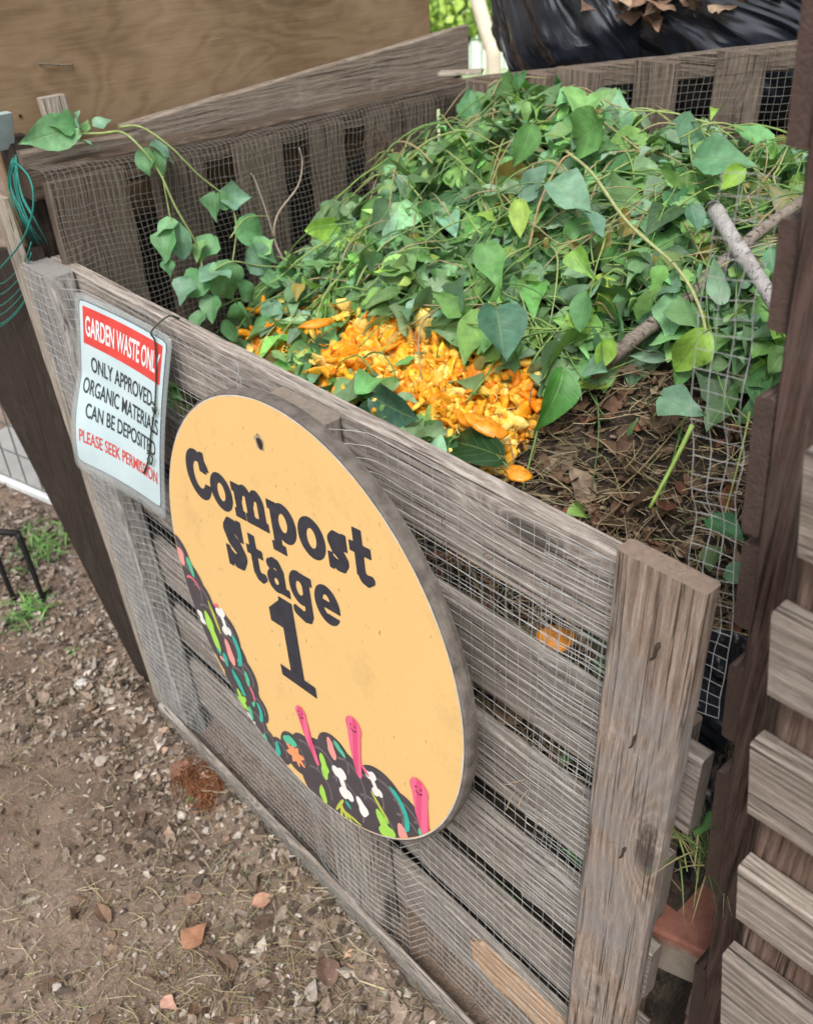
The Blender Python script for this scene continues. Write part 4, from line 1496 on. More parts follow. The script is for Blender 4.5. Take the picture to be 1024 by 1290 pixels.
def mound():
    V, F = [], []
    xs, ys = np.linspace(.012, 1.185, 110), np.linspace(.075, .94, 86)
    for y in ys:
        for x in xs: V.append((x, y, H(x, y) - .012 + .014 * fbm(x * 12, y * 12) + .008 * fbm(x * 40, y * 40)))
    n = len(xs)
    F = [(j*n + i, j*n + i + 1, (j+1)*n + i + 1, (j+1)*n + i) for j in range(len(ys) - 1) for i in range(n - 1)]
    # sides down to the ground
    ring_ = [i for i in range(n)] + [j*n + n - 1 for j in range(1, len(ys))] + [(len(ys)-1)*n + i for i in range(n - 2, -1, -1)] + [j*n for j in range(len(ys) - 2, 0, -1)]
    k0 = len(V)
    for q in ring_: V.append((V[q][0], V[q][1], GZ - .01))
    for k in range(len(ring_)):
        k2 = (k + 1) % len(ring_)
        F.append((ring_[k2], ring_[k], k0 + k, k0 + k2))
    mb = MB()
    mb.add(V, F)
    m, nt, b = new_mat('rotting_compost')
    tc = nt.nodes.new('ShaderNodeTexCoord')
    n1 = noise_(nt, tc.outputs['Object'], 30, 6, .7)
    n2 = noise_(nt, tc.outputs['Object'], 120, 4, .7)
    c = ramp(nt, n1, [(.35, (.018, .013, .010)), (.5, (.055, .040, .028)), (.7, (.12, .09, .06))])
    c = mix(nt, ramp(nt, n2, [(.55, 0.0), (.7, .6)]), c, (.20, .16, .10))
    nt.links.new(c, b.inputs['Base Color'])
    b.inputs['Roughness'].default_value = .9
    bump(nt, b, math_(nt, 'ADD', n1, n2), .9, .01)
    tag(mb.build('compost_heap', m, smooth=True, loc=(.6, .48, GZ)), 'dark rotting compost filling the bin under the green cuttings', 'compost', kind='stuff')


mound()


def vines():
    mb = MB()
    pos, az, pi_, ro, L, col = [], [], [], [], [], []
    n = 0
    while n < 3500:
        x, y = random.uniform(.02, 1.19), random.uniform(.04, .93)
        d = pump_d(x, y)
        if d < 0 and random.random() > (.55 if x < .34 else .09): continue
        if litter_zone(x, y) and random.random() > .05: continue
        if y < .24 and random.random() > .35 and x > .1: continue
        if x < .14 and y > .45 and y < .75 and random.random() > .4: continue
        thick = .062 if y > .3 else .03
        if x < .16: thick *= .5
        h = random.random() ** .7
        z = H(x, y) + thick * h + .08 * fbm(x * 7, y * 7, 4) * (.35 + .65 * h)
        pos.append((x, y, z))
        az.append(random.gauss(-1.4, 1.3) if random.random() < .6 else random.uniform(-3.14, 3.14))
        pi_.append(random.gauss(-.30, .55))
        ro.append(random.gauss(0, .65))
        L.append(min(.095, max(.020, random.lognormvariate(math.log(.041), .38))))
        c = GREENS[RNG.choice(len(GREENS), p=GP)] * random.uniform(.75, 1.25)
        c = c * random.uniform(.6, 1.45) * np.array((random.uniform(.85, 1.25), 1.0, random.uniform(.75, 1.1)))
        if random.random() < .03: c = np.array((.30, .24, .06)) * random.uniform(.6, 1.2)
        col.append(c)
        n += 1
    # leaves hanging down over the litter face
    for k in range(110):
        x = random.uniform(.68, 1.12)
        y = .435 + .085 * sm((x - .69) / .10) + random.uniform(-.02, .05)
        pos.append((x, y, H(x, y) + random.uniform(.015, .06)))
        az.append(random.gauss(-1.5, .5)); pi_.append(random.gauss(-.75, .3)); ro.append(random.gauss(0, .35))
        L.append(random.uniform(.05, .09))
        col.append(GREENS[RNG.choice(len(GREENS), p=GP)] * random.uniform(.8, 1.3))
    k = len(pos)
    nr = np.array((.12, -.45, .80)) + RNG.normal(0, .60, (k, 3))
    flip = RNG.random(k) < .16
    nr[flip] *= -1
    fw = RNG.normal(0, 1, (k, 3)) + np.array((.1, -.75, -.65))
    leaves(mb, np.array(pos), np.zeros(k), np.zeros(k), np.zeros(k), np.array(L), np.array(col), fold=RNG.uniform(.05, .95, k) ** 1.3, droop=RNG.uniform(-.1, .6, k), frames=frame(fw, nr))
    o = mb.build('vine_cuttings', LM, smooth=True, loc=(.6, .5, .9))
    tag(o, 'heap of fresh green vine leaves piled in the bin', 'leaves', kind='stuff')
    # stems
    mb = MB()
    sc = [(.22, .33, .09), (.15, .27, .07), (.29, .36, .13), (.31, .26, .14), (.11, .20, .07)]
    for k in range(560):
        x, y = random.uniform(.05, 1.17), random.uniform(.25, .92)
        if pump_d(x, y) < 0 or litter_zone(x, y):
            if random.random() > .15: continue
        a = random.uniform(0, 6.28)
        ln = random.uniform(.06, .24)
        P = []
        h0 = random.uniform(.03, .080)
        arch = random.uniform(.0, .03)
        da = random.gauss(0, .8)
        px, py = x, y
        m = 10
        for i in range(m):
            t = i / (m - 1)
            P.append((px, py, H(min(max(px, .02), 1.18), min(max(py, .03), .93)) + h0 + arch * math.sin(math.pi * t) + .006 * noise.noise(Vector((k, t * 4, 0)))))
            a += da / m
            px += math.cos(a) * ln / m
            py += math.sin(a) * ln / m
        P = [q for q in P if .015 < q[0] < 1.18 and .04 < q[1] < .94]
        if len(P) < 3: continue
        tube(mb, P, np.linspace(.0018, .0009, len(P)) * random.uniform(.7, 1.2), 5, np.array(sc[RNG.integers(5)]))
    # grassy tangle on the right at the back
    for k in range(170):
        x, y = random.uniform(.55, 1.15), random.uniform(.62, .93)
        a = random.uniform(0, 6.28)
        p = np.array((x, y, H(x, y) + .03))
        P = [p]
        d = np.array((math.cos(a), math.sin(a) * .6, random.uniform(.1, .9)))
        for i in range(7):
            P.append(P[-1] + d * random.uniform(.009, .016))
            d = d + np.array((random.gauss(0, .25), random.gauss(0, .25), -.20))
            if P[-1][1] > .94: P[-1][1] = .94
        tube(mb, P, .0009, 4, np.array([(.26, .29, .10), (.36, .31, .17), (.16, .22, .08)][RNG.integers(3)]))
    tag(mb.build('vine_stems', attr_mat('vine_stem', .55, .2, 80, .1), smooth=True, loc=(.6, .5, .9)), 'tangle of green and yellow vine stems among the leaves in the bin', 'stems', kind='stuff')


vines()


def big_leaf(bp, tp, y, dy, col, label, tilt=(0, 0, 0), fold=None, droop=None, wide=None):
    """one prominent leaf lying on the heap, stalk end at bp and tip at tp"""
    b_, t_ = at(bp, 1, y), at(tp, 1, y + dy)
    fold = random.uniform(.25, .75) if fold is None else fold
    droop = random.uniform(-.05, .35) if droop is None else droop
    wide = random.uniform(.62, .82) if wide is None else wide
    tilt = np.asarray(tilt) + RNG.normal(0, .28, 3)
    mb = MB()
    leaf_to(mb, b_, t_, 0, tilt, col, fold, droop, wide)
    q = b_ - unit(t_ - b_) * .04 - np.array((0, 0, .03))
    tube(mb, spline([b_, (b_ + q) / 2 + (0, 0, .004), q], 8), .0012, 5, np.array((.22, .30, .08)))
    tag(mb.build('vine_leaf', LM, smooth=True, loc=tuple(b_)), label, 'leaf', 'large leaves on the heap')


PALE, MID, DEEP, LIME, YEL = (.19, .35, .23), (.13, .31, .09), (.045, .125, .05), (.29, .50, .08), (.38, .54, .12)  # PALE has the bluish sky sheen mixed into the leaf colour
BL_ = [
    ((762, 150), (710, 185), .70, .02, MID, 'large flat mid green leaf near the top of the heap below the back slats', (0, 0, 0), .3, .1, .75),
    ((668, 160), (652, 212), .66, -.03, MID, 'broad green leaf hanging left of the topmost large leaf'),
    ((697, 230), (748, 262), .57, -.01, PALE, 'pale blue green leaf with sky sheen in its colour beside the forked dry stalk'),
    ((655, 255), (652, 300), .52, -.02, YEL, 'bright yellow green leaf hanging beside the forked dry stalk'),
    ((838, 335), (815, 368), .46, -.02, (.15, .36, .075), 'round bright green leaf in the middle of the heap left of the crossed branches'),
    ((625, 392), (638, 458), .36, -.05, (.07, .175, .11), 'big dark blue green leaf hanging above the orange scraps'),
    ((708, 470), (690, 548), .37, -.05, (.07, .24, .045), 'large glossy green leaf hanging point down beside the orange scraps'),
    ((885, 420), (847, 475), .43, -.02, LIME, 'bright lime leaf hanging below the long branch'),
    ((835, 500), (880, 525), .41, -.03, PALE, 'blue green leaf at the lower right edge of the cuttings above the straw'),
    ((895, 655), (935, 680), .30, -.01, (.06, .19, .075), 'single small green leaf lying on the brown litter by the right wall'),
    ((625, 572), (535, 536), .235, .02, (.018, .062, .015), 'dark green leaf lying among the orange scraps just behind the gate rail', (0, 0, 0), .3, .1, .36),
    ((470, 500), (520, 530), .225, -.02, (.05, .125, .085), 'dusky green leaf just behind the gate above the round sign'),
    ((880, 200), (950, 195), .72, .0, (.11, .27, .13), 'pale green ribbed leaf in the upper right of the heap by the right wall'),
    ((935, 213), (905, 238), .68, -.02, LIME, 'small lime leaf under the pale ribbed leaf in the upper right'),
    ((612, 312), (628, 362), .44, -.03, MID, 'green heart shaped leaf hanging in the centre left of the heap'),
    ((722, 315), (740, 352), .46, -.02, (.20, .40, .07), 'light green leaf hanging just left of the long dry stalk'),
    ((768, 430), (752, 468), .42, -.02, LIME, 'narrow lime leaf hanging in front of the lower end of the long branch'),
    ((735, 270), (760, 298), .55, -.02, (.14, .27, .19), 'folded pale blue leaf under the pale blue green leaf'),
    ((870, 262), (880, 295), .58, -.02, (.09, .21, .13), 'dull blue green leaf just left of the pale grey stick'),
    ((740, 365), (725, 418), .42, -.02, (.12, .29, .11), 'mid green leaf with a turned edge above the narrow lime leaf'),
    ((970, 312), (978, 345), .55, -.01, (.12, .30, .16), 'round blue green leaf between the pale stick and the right wall'),
    ((660, 250), (690, 205), .60, .02, (.17, .30, .22), 'narrow pale leaf standing up left of the forked dry stalk'),
]
for a in BL_: big_leaf(*a)


def scraps():
    """orange pumpkin scraps and skins"""
    mb = MB()
    cols = [(.84, .33, .015), (.88, .45, .035), (.90, .56, .09), (.76, .24, .01), (.90, .64, .18), (.86, .38, .02)]
    n = 0
    while n < 1300:
        x, y = random.uniform(.08, .80), random.uniform(.17, .40)
        d = pump_d(x, y)
        if d > 0 and random.random() > math.exp(-d / .015): continue
        if x > .70 or (x < .33 and random.random() > .22): continue
        if y < .215 + .05 * (x > .5) and random.random() > .25: continue
        n += 1
        r = random.uniform(.004, .011) if random.random() < .8 else random.uniform(.011, .019)
        z = H(x, y) + random.uniform(.0, .030) + .012 * fbm(x * 18, y * 18)
        k = 8
        ax_ = unit(RNG.normal(size=3))
        t1 = unit(np.cross(ax_, RNG.normal(size=3)))
        t2 = np.cross(ax_, t1)
        a = np.linspace(0, 6.283, k, endpoint=False) + RNG.uniform(-.25, .25, k)
        rr = r * RNG.uniform(.65, 1.2, k)
        el = random.choice([1.0, 1.2, 1.5, 2.2])
        th = random.uniform(.002, .0055)
        bow = random.uniform(0, .45)
        c = np.array((x, y, z))
        V = []
        for h_, s in ((th, .8), (th*.4, 1.0), (-th, .85)):
            for i in range(k):
                u, v = rr[i]*math.cos(a[i])*el*s, rr[i]*math.sin(a[i])*s
                V.append(c + u*t1 + v*t2 + ax_*(h_ - bow * (u*u + v*v) / r))
        V.append(c + ax_*th*1.1)
        V.append(c - ax_*th*1.1)
        F = [(j*k + i, j*k + (i+1) % k, (j+1)*k + (i+1) % k, (j+1)*k + i) for j in range(2) for i in range(k)]
        F += [(3*k, (i+1) % k, i) for i in range(k)] + [(3*k+1, 2*k + i, 2*k + (i+1) % k) for i in range(k)]
        F = [f[::-1] for f in F]
        mb.add(V, F, np.array(cols[RNG.integers(6)]) * random.uniform(.8, 1.15))
    for k in range(420):
        x, y = random.uniform(.20, .70), random.uniform(.2, .38)
        if pump_d(x, y) > 0: continue
        p = np.array((x, y, H(x, y) + random.uniform(.012, .040)))
        P = [p]
        d_ = RNG.normal(0, 1, 3) * (1, 1, .4)
        for i in range(6):
            P.append(P[-1] + unit(d_) * random.uniform(.002, .005))
            d_ = unit(d_) + RNG.normal(0, .5, 3)
        tube(mb, P, random.uniform(.0006, .0014), 5, np.array(cols[RNG.integers(6)]))
    m = attr_mat('pumpkin_flesh', .46, .3, 90, .7, spec=.35)
    pb_ = m.node_tree.nodes['Principled BSDF']
    pb_.inputs['Subsurface Weight'].default_value = .25
    pb_.inputs['Subsurface Radius'].default_value = (.01, .004, .001)
    pb_.inputs['Subsurface Scale'].default_value = .6
    tag(mb.build('pumpkin_scraps', m, smooth=True, loc=(.45, .28, .74)), 'mass of wet orange and yellow pumpkin scraps behind the gate', 'food scraps', kind='stuff')
    # larger curved rinds
    mr = plain('pumpkin_rind', (.74, .27, .015), .38, .35, 90, bumps=.5, spec=.5)
    for px, z0, sx, sy, rot_, lab in (((610, 537), .765, .034, .019, .3, 'large curved orange pumpkin rind lying on the scraps near the gate'), ((652, 598), .725, .020, .016, .2, 'small round orange pumpkin piece at the right end of the scraps'),
                                      ((700, 805), .69, .022, .020, .2, 'orange pumpkin piece seen through the top gap of the gate'), ((400, 410), .80, .030, .012, 1.2, 'long orange pumpkin strip at the left end of the scraps')):
        p = at(px, 2, z0)
        if px[1] > 700: p = at(px, 1, .050)
        V, F = [], []
        nu, nv = 16, 8
        for j in range(nv + 1):
            for i in range(nu):
                a, ph = 2*math.pi*i/nu, (math.pi * .5) * j / nv
                w_ = 1 + .35 * noise.noise(Vector((math.cos(a) * 1.3 + px[0], math.sin(a) * 1.3, ph)))
                q = np.array((sx*math.sin(ph)*math.cos(a)*w_, sy*math.sin(ph)*math.sin(a)*w_, (.010 + .004 * noise.noise(Vector((math.cos(a) * 2, math.sin(a) * 2 + px[0], ph * 3))))*math.cos(ph) - .010*(math.cos(a) if px[0] == 610 else 0)*math.sin(ph)))
                V.append(p + (q[0]*math.cos(rot_) - q[1]*math.sin(rot_), q[0]*math.sin(rot_) + q[1]*math.cos(rot_), q[2]))
        for j in range(nv):
            for i in range(nu): F.append((j*nu+i, (j+1)*nu+i, (j+1)*nu+(i+1) % nu, j*nu+(i+1) % nu))
        F.append(tuple(nv*nu + i for i in range(nu))[::-1])
        mb = MB()
        mb.add(V, F)
        tag(mb.build('pumpkin_rind', mr, smooth=True, loc=tuple(p)), lab, 'pumpkin rind', 'pumpkin rinds in the bin')


scraps()


# ------------------------------------------------------------------ litter generators
def curled_leaf(mb, p, L, col):
    leaves(mb, np.array([p]), np.array([random.uniform(0, 6.28)]), np.array([random.gauss(.05, .25)]), np.array([random.gauss(0, .5)]), np.array([L]), np.array([col]),
           fold=np.array([random.uniform(-.5, .8)]), droop=np.array([random.uniform(-.4, .4)]), wide=np.array([random.uniform(.5, .9)]))


def straw(mb, p, ln, r, col, up=.1, n=6):
    a = random.uniform(0, 6.28)
    d = np.array((math.cos(a), math.sin(a), random.gauss(0, up)))
    P = [np.asarray(p, float)]
    for i in range(n):
        P.append(P[-1] + d * ln / n)
        d = unit(d + RNG.normal(0, .16, 3) * np.array((1, 1, .5)))
    tube(mb, P, r, 4, col, cap=False)


def chip(mb, p, r, th, col):
    k = random.randint(5, 7)
    ax_ = unit(np.array((random.gauss(0, .35), random.gauss(0, .35), 1)))
    t1 = unit(np.cross(ax_, RNG.normal(size=3)))
    t2 = np.cross(ax_, t1)
    el = random.uniform(.22, .8)
    a = np.sort(RNG.uniform(0, 6.283, k))
    a = np.linspace(0, 6.283, k, endpoint=False) + RNG.uniform(-.3, .3, k)
    rr = r * RNG.uniform(.6, 1.2, k)
    u, v = rr*np.cos(a), rr*np.sin(a)*el
    top = np.asarray(p) + u[:, None]*t1*.88 + v[:, None]*t2*.88 + ax_*th + RNG.normal(0, th*.25, (k, 1))*ax_
    bot = np.asarray(p) + u[:, None]*t1 + v[:, None]*t2 - ax_*th
    F = [tuple(range(k))] + [(i, k + i, k + (i+1) % k, (i+1) % k) for i in range(k)]
    mb.add(np.vstack([top, bot]), F, col)


LIT = attr_mat('dry_litter', .85, .3, 90, .5)
BROWNS = [(.22, .13, .08), (.30, .20, .13), (.14, .085, .055), (.36, .27, .19), (.26, .11, .065)]
STRAWS = [(.42, .34, .20), (.34, .26, .15), (.50, .43, .29), (.22, .16, .10), (.28, .27, .14)]
CHIPS = [(.30, .25, .215), (.38, .335, .30), (.21, .17, .14), (.10, .08, .065), (.46, .42, .375), (.26, .20, .165)]


def bin_litter():
    mb = MB()
    n = 0
    while n < 3200:
        x, y = random.uniform(.60, 1.175), random.uniform(.035, .54)
        if not litter_zone(x, y) and random.random() > .1: continue
        n += 1
        straw(mb, (x, y, H(x, y) + random.uniform(0, .02)), random.uniform(.02, .09), random.uniform(.0004, .0009), np.array(STRAWS[RNG.integers(5)]) * random.uniform(.45, 1.1), .2)
    n = 0
    while n < 130:
        x, y = random.uniform(.62, 1.175), random.uniform(.035, .48)
        if not litter_zone(x, y): continue
        n += 1
        curled_leaf(mb, (x, y, H(x, y) + random.uniform(.002, .012)), random.uniform(.025, .065), np.array(BROWNS[RNG.integers(5)]) * random.uniform(.5, 1.0))
    for k in range(260):
        x, y = random.uniform(.04, 1.17), random.uniform(.035, .6)
        chip(mb, (x, y, H(x, y) + .004), random.uniform(.004, .012), .0015, np.array(BROWNS[RNG.integers(5)]) * random.uniform(.4, .9))
    pos = []
    while len(pos) < 1100:
        x, y = random.uniform(.58, 1.175), random.uniform(.08, .52)
        if not litter_zone(x, y) and random.random() > .06: continue
        pos.append((x, y, H(x, y) + random.uniform(.0, .016)))
    k = len(pos)
    leaves(mb, np.array(pos), np.zeros(k), np.zeros(k), np.zeros(k), np.exp(RNG.normal(math.log(.016), .5, k)), np.array(BROWNS)[RNG.integers(0, 5, k)] * RNG.uniform(.35, 1.0, (k, 1)), fold=RNG.uniform(-.9, .9, k), droop=RNG.uniform(-.6, .6, k), wide=RNG.uniform(.35, .9, k),
           frames=frame(RNG.normal(0, 1, (k, 3)), np.array((0, -.2, 1.0)) + RNG.normal(0, .45, (k, 3))))
    tag(mb.build('dry_litter', LIT, loc=(.9, .3, .65)), 'dry straw and brown leaf litter in the front right of the bin', 'litter', kind='stuff')
    # leaves seen in the slots of the gate, colours dimmed for the shade
    mb = MB()
    pos, L, col = [], [], []
    for k in range(120):
        x = random.uniform(.05, 1.12)
        z = random.choice([.75, .58, .41, .25, .10]) + random.uniform(-.05, .05)
        pos.append((x, random.uniform(.050, .070), z))
        L.append(random.uniform(.03, .065))
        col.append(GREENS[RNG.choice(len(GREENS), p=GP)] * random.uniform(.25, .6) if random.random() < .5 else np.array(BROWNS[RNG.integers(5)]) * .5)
    k = len(pos)
    leaves(mb, np.array(pos), RNG.uniform(-.4, .4, k) + np.where(RNG.random(k) < .5, 0, math.pi), RNG.uniform(-1.2, .6, k), RNG.choice([-1.3, 1.3, -1.5, 1.5], k), np.array(L), np.array(col), fold=np.full(k, .05), droop=np.full(k, .05))
    tag(mb.build('dimmed_cuttings', LM, smooth=True, loc=(.6, .03, .4)), 'older leaves, darkened in colour for the shade, pressed against the inside of the gate slats', 'leaves', kind='stuff')


bin_litter()


def ground_litter():
    mb = MB()
    for k in range(11000):
        x, y = random.uniform(-1.25, 1.12), random.uniform(-.72, .12)
        if y > -.065 and x > -.06 - .4 * (y + .065): continue
        bare = sm((.02 + .45 * fbm(x * 2.2 + 3, y * 2.2)) * 3)           # trodden bare patches
        e = math.exp(-((x - .08) / .34)**2 - ((y + .42) / .16)**2)
        if random.random() < .35 * bare + .85 * e: continue
        r = random.lognormvariate(math.log(.0040), .55)
        r = min(r, .020)
        c = np.array(CHIPS[RNG.integers(6)]) * random.uniform(.6, 1.1) * np.array((1.0, .97, .93))
        chip(mb, (x, y, ground_z(x, y) + .002 + r * random.uniform(.1, .5)), r, r * random.uniform(.10, .25), c)
    for k in range(9000):
        x, y = random.uniform(-1.1, 1.12), random.uniform(-.70, -.07)
        dens = .22 + .78 * sm((x - .22) / .35)
        if random.random() > dens: continue
        straw(mb, (x, y, ground_z(x, y) + random.uniform(.003, .014)), random.uniform(.012, .055), random.uniform(.00032, .00085), np.array(STRAWS[RNG.integers(5)]) * random.uniform(.6, 1.05), .08)
    for k in range(360):
        x, y = random.uniform(-.2, 1.12), random.uniform(-.62, -.075)
        if random.random() > .15 + .85 * sm((x - .30) / .3): continue
        curled_leaf(mb, (x, y, ground_z(x, y) + random.uniform(.002, .008)), random.uniform(.016, .048), np.array(BROWNS[RNG.integers(4)]) * random.uniform(.55, 1.1) * np.array((.92, 1, 1.1)))
    pos, L, col = [], [], []
    while len(pos) < 9500:
        x, y = random.uniform(-1.1, 1.12), random.uniform(-.72, .12)
        if y > -.065 and x > -.06 - .4 * (y + .065): continue
        e = math.exp(-((x - .08) / .34)**2 - ((y + .42) / .155)**2)
        near = math.exp(-((y + .09) / .07)**2)
        d = .18 + .62 * sm(.45 + 2.0 * fbm(x * 3 + 3, y * 3)) + .6 * near - .95 * e
        if random.random() > d: continue
        pos.append((x, y, ground_z(x, y) + random.uniform(.002, .010)))
        L.append(min(.036, random.lognormvariate(math.log(.0115), .48)))
        g = random.random()
        c = np.array((.44, .385, .33)) if g < .22 else np.array((.26, .20, .155)) if g < .6 else np.array((.10, .075, .058)) if g < .96 else np.array((.38, .25, .18))
        col.append(c * random.uniform(.6, 1.25))
    k = len(pos)
    leaves(mb, np.array(pos), np.zeros(k), np.zeros(k), np.zeros(k), np.array(L), np.array(col), fold=RNG.uniform(-.9, .9, k), droop=RNG.uniform(-.6, .6, k), wide=RNG.uniform(.35, .9, k),
           frames=frame(RNG.normal(0, 1, (k, 3)), np.array((0, 0, 1.0)) + RNG.normal(0, .33, (k, 3))))
    tag(mb.build('ground_litter', attr_mat('ground_litter_bits', .9, .25, 120, .5), loc=(.3, -.3, GZ)), 'bark chips, straw and leaf litter strewn over the bare soil in front of the gate', 'litter', kind='stuff')


ground_litter()


def single_leaf(px, L, az, col, label, z=GZ + .012, fold=.4, roll=.1, pitch=.05):
    p = at(px, 2, z)
    mb = MB()
    leaves(mb, np.array([p]), np.array([az]), np.array([pitch]), np.array([roll]), np.array([L]), np.array([col], float), fold=np.array([fold]), droop=np.array([.1]), wide=np.array([.75]))
    tag(mb.build('dry_leaf', LIT, smooth=True, loc=tuple(p)), label, 'dry leaf', 'dry leaves on the ground')


single_leaf((232, 1195), .058, 1.75, (.33, .17, .10), 'brown curled dry leaf lying alone on the soil at the lower left')
single_leaf((318, 1140), .040, 1.2, (.42, .24, .16), 'pinkish dry leaf on the litter right of the lone brown leaf')
single_leaf((415, 1240), .055, 2.6, (.16, .10, .075), 'dark curled dry leaf on the litter at the bottom edge below the gate', fold=.8)
single_leaf((205, 1258), .034, .2, (.46, .27, .20), 'small pink brown leaf near the bottom edge left of the straw')
single_leaf((432, 1210), .045, .9, (.42, .27, .17), 'tan dry leaf under the bottom of the gate near the long straw')


def coir(px, rx, rz, label, name, seed, col):
    c = at(px, 2, GZ + .02)
    mb = MB()
    rs = np.random.default_rng(seed)
    for k in range(750):
        d = unit(rs.normal(size=3)) * rs.choice([1, 1, 1.3, 1.6])
        d[2] = abs(d[2]) * .8
        p = c + d * np.array((rx, rx * .7, rz)) * rs.uniform(.5, 1.0)
        t = unit(np.cross(d, rs.normal(size=3)))
        P = [p - t * .012, p + d * .0025, p + t * .012 + rs.normal(0, .003, 3)]
        tube(mb, P, .0009, 3, np.array(col) * rs.uniform(.5, 1.4), cap=False)
    V, F = [], []
    nu, nv = 22, 9
    for j in range(nv + 1):
        for i in range(nu):
            a, ph = 2*math.pi*i/nu, math.pi*.5*j/nv
            f = .82 * (1 + .25 * fbm(math.cos(a)*2 + seed, math.sin(a)*2, j * .3))
            V.append(c + np.array((rx*math.sin(ph)*math.cos(a), rx*.7*math.sin(ph)*math.sin(a), rz*math.cos(ph)))*f - (0, 0, .006))
    for j in range(nv):
        for i in range(nu): F.append((j*nu+i, (j+1)*nu+i, (j+1)*nu+(i+1) % nu, j*nu+(i+1) % nu))
    mb.add(V, F, np.array(col) * .8)
    tag(mb.build(name, attr_mat(name + '_fibre', .95, .35, 150, .6), loc=tuple(c)), label, 'coir')


coir((258, 985), .062, .020, 'rusty brown clump of coconut fibre lying against the foot of the gate', 'coir_clump', 3, (.20, .085, .04))


def husk():
    c = at((222, 982), 2, GZ + .02)
    mb = MB()
    leaves(mb, np.array([c]), np.array([1.9]), np.array([.5]), np.array([.9]), np.array([.05]), np.array([(.36, .20, .14)]), fold=np.array([.5]), droop=np.array([.3]), wide=np.array([1.1]))
    tag(mb.build('husk_piece', LIT, smooth=True, loc=tuple(c)), 'pale pink curved husk piece at the left end of the coir clump', 'husk')


husk()


def stones():
    cs = [((334, 1030), .018, (.45, .45, .45), 'pale grey angular stone at the foot of the gate'), ((290, 1005), .012, (.36, .30, .25), 'small brown stone beside the coir clump'),
          ((100, 890), .010, (.42, .38, .35), 'small pale stone among the bark chips at left'), ((72, 1243), .008, (.40, .36, .33), 'tiny round pebble near the bottom left corner'), ((104, 860), .014, (.50, .50, .48), 'whitish stone near the foot of the dark leaning board')]
    m = attr_mat('stone', .85, .2, 60, .4)
    for px, r, c, lab in cs:
        p = at(px, 2, GZ + r * .4)
        V, F = [], []
        nu, nv = 14, 8
        for j in range(nv + 1):
            for i in range(nu):
                a, ph = 2*math.pi*i/nu, math.pi*j/nv
                d = np.array((math.sin(ph)*math.cos(a), math.sin(ph)*math.sin(a), .6*math.cos(ph)))
                V.append(p + d*r*(1 + .35*noise.noise(Vector(d*1.8) + Vector((px[0], 0, 0)))))
        for j in range(nv):
            for i in range(nu): F.append((j*nu+i, (j+1)*nu+i, (j+1)*nu+(i+1) % nu, j*nu+(i+1) % nu))
        mb = MB()
        mb.add(V, F, np.array(c))
        tag(mb.build('stone', m, loc=tuple(p - (0, 0, r * .5))), lab, 'stone', 'stones on the ground')


stones()


def grass(px, n, label, spread, ht, seed, name='grass_tuft', plane=(2, GZ), cols=((.10, .24, .05), (.16, .32, .08), (.07, .16, .04)), wd=1.0):
    c = at(px, *plane)
    rs = np.random.default_rng(seed)
    mb = MB()
    for k in range(n):
        p = c + np.array((rs.normal(0, spread), rs.normal(0, spread), 0))
        a = rs.uniform(0, 6.28)
        d = np.array((math.cos(a)*.6, math.sin(a)*.6, 1.0))
        P = [p]
        for i in range(6):
            P.append(P[-1] + d * ht / 6 * rs.uniform(.7, 1.3))
            d = d + np.array((math.cos(a)*.22, math.sin(a)*.22, -.28))
        P = np.array(P)
        wv = np.array((-math.sin(a), math.cos(a), 0)) * rs.uniform(.0012, .003) * wd
        tp = np.array([.7, 1, 1, .9, .7, .4, .05])[:, None]
        V = np.vstack([P - wv*tp, P + wv*tp])
        F = [(i, i+1, 7+i+1, 7+i) for i in range(6)]
        mb.add(V, F, np.array(cols[rs.integers(len(cols))]) * rs.uniform(.7, 1.3))
    return tag(mb.build(name, attr_mat(name + '_blade_%d' % seed, .6, .15, 60, 0), smooth=True, loc=tuple(c)), label, 'grass', 'grass tufts')


grass((40, 775), 70, 'bright green grass tuft at the left edge in front of the garden fork', .028, .05, 1)
grass((62, 690), 90, 'green weeds behind the garden fork near the wire crate', .05, .06, 2)
grass((335, 1075), 26, 'sparse bluish grass blades at the foot of the gate below the sign', .03, .03, 6, cols=((.10, .17, .09), (.16, .22, .13)))
grass((240, 1008), 9, 'tiny bright green sprout beside the coir clump', .006, .016, 7, cols=((.16, .42, .06),))
grass((92, 822), 10, 'tiny green sprout among the pale chips left of the gate', .008, .014, 8, cols=((.16, .40, .08),))


# ------------------------------------------------------------------ sticks, twigs and the forked stalk
def stick(name, pts, r, mat, label, cat, n=24, taper=.7, knob=.12):
    P = spline(pts, n)
    rr = np.linspace(r, r * taper, n) * (1 + knob * np.array([noise.noise(Vector((i * .7, r * 900, 2))) for i in range(n)]))
    mb = MB()
    tube(mb, P, rr, 9)
    return tag(mb.build(name, mat, smooth=True, loc=tuple(np.asarray(pts[0]))), label, cat)


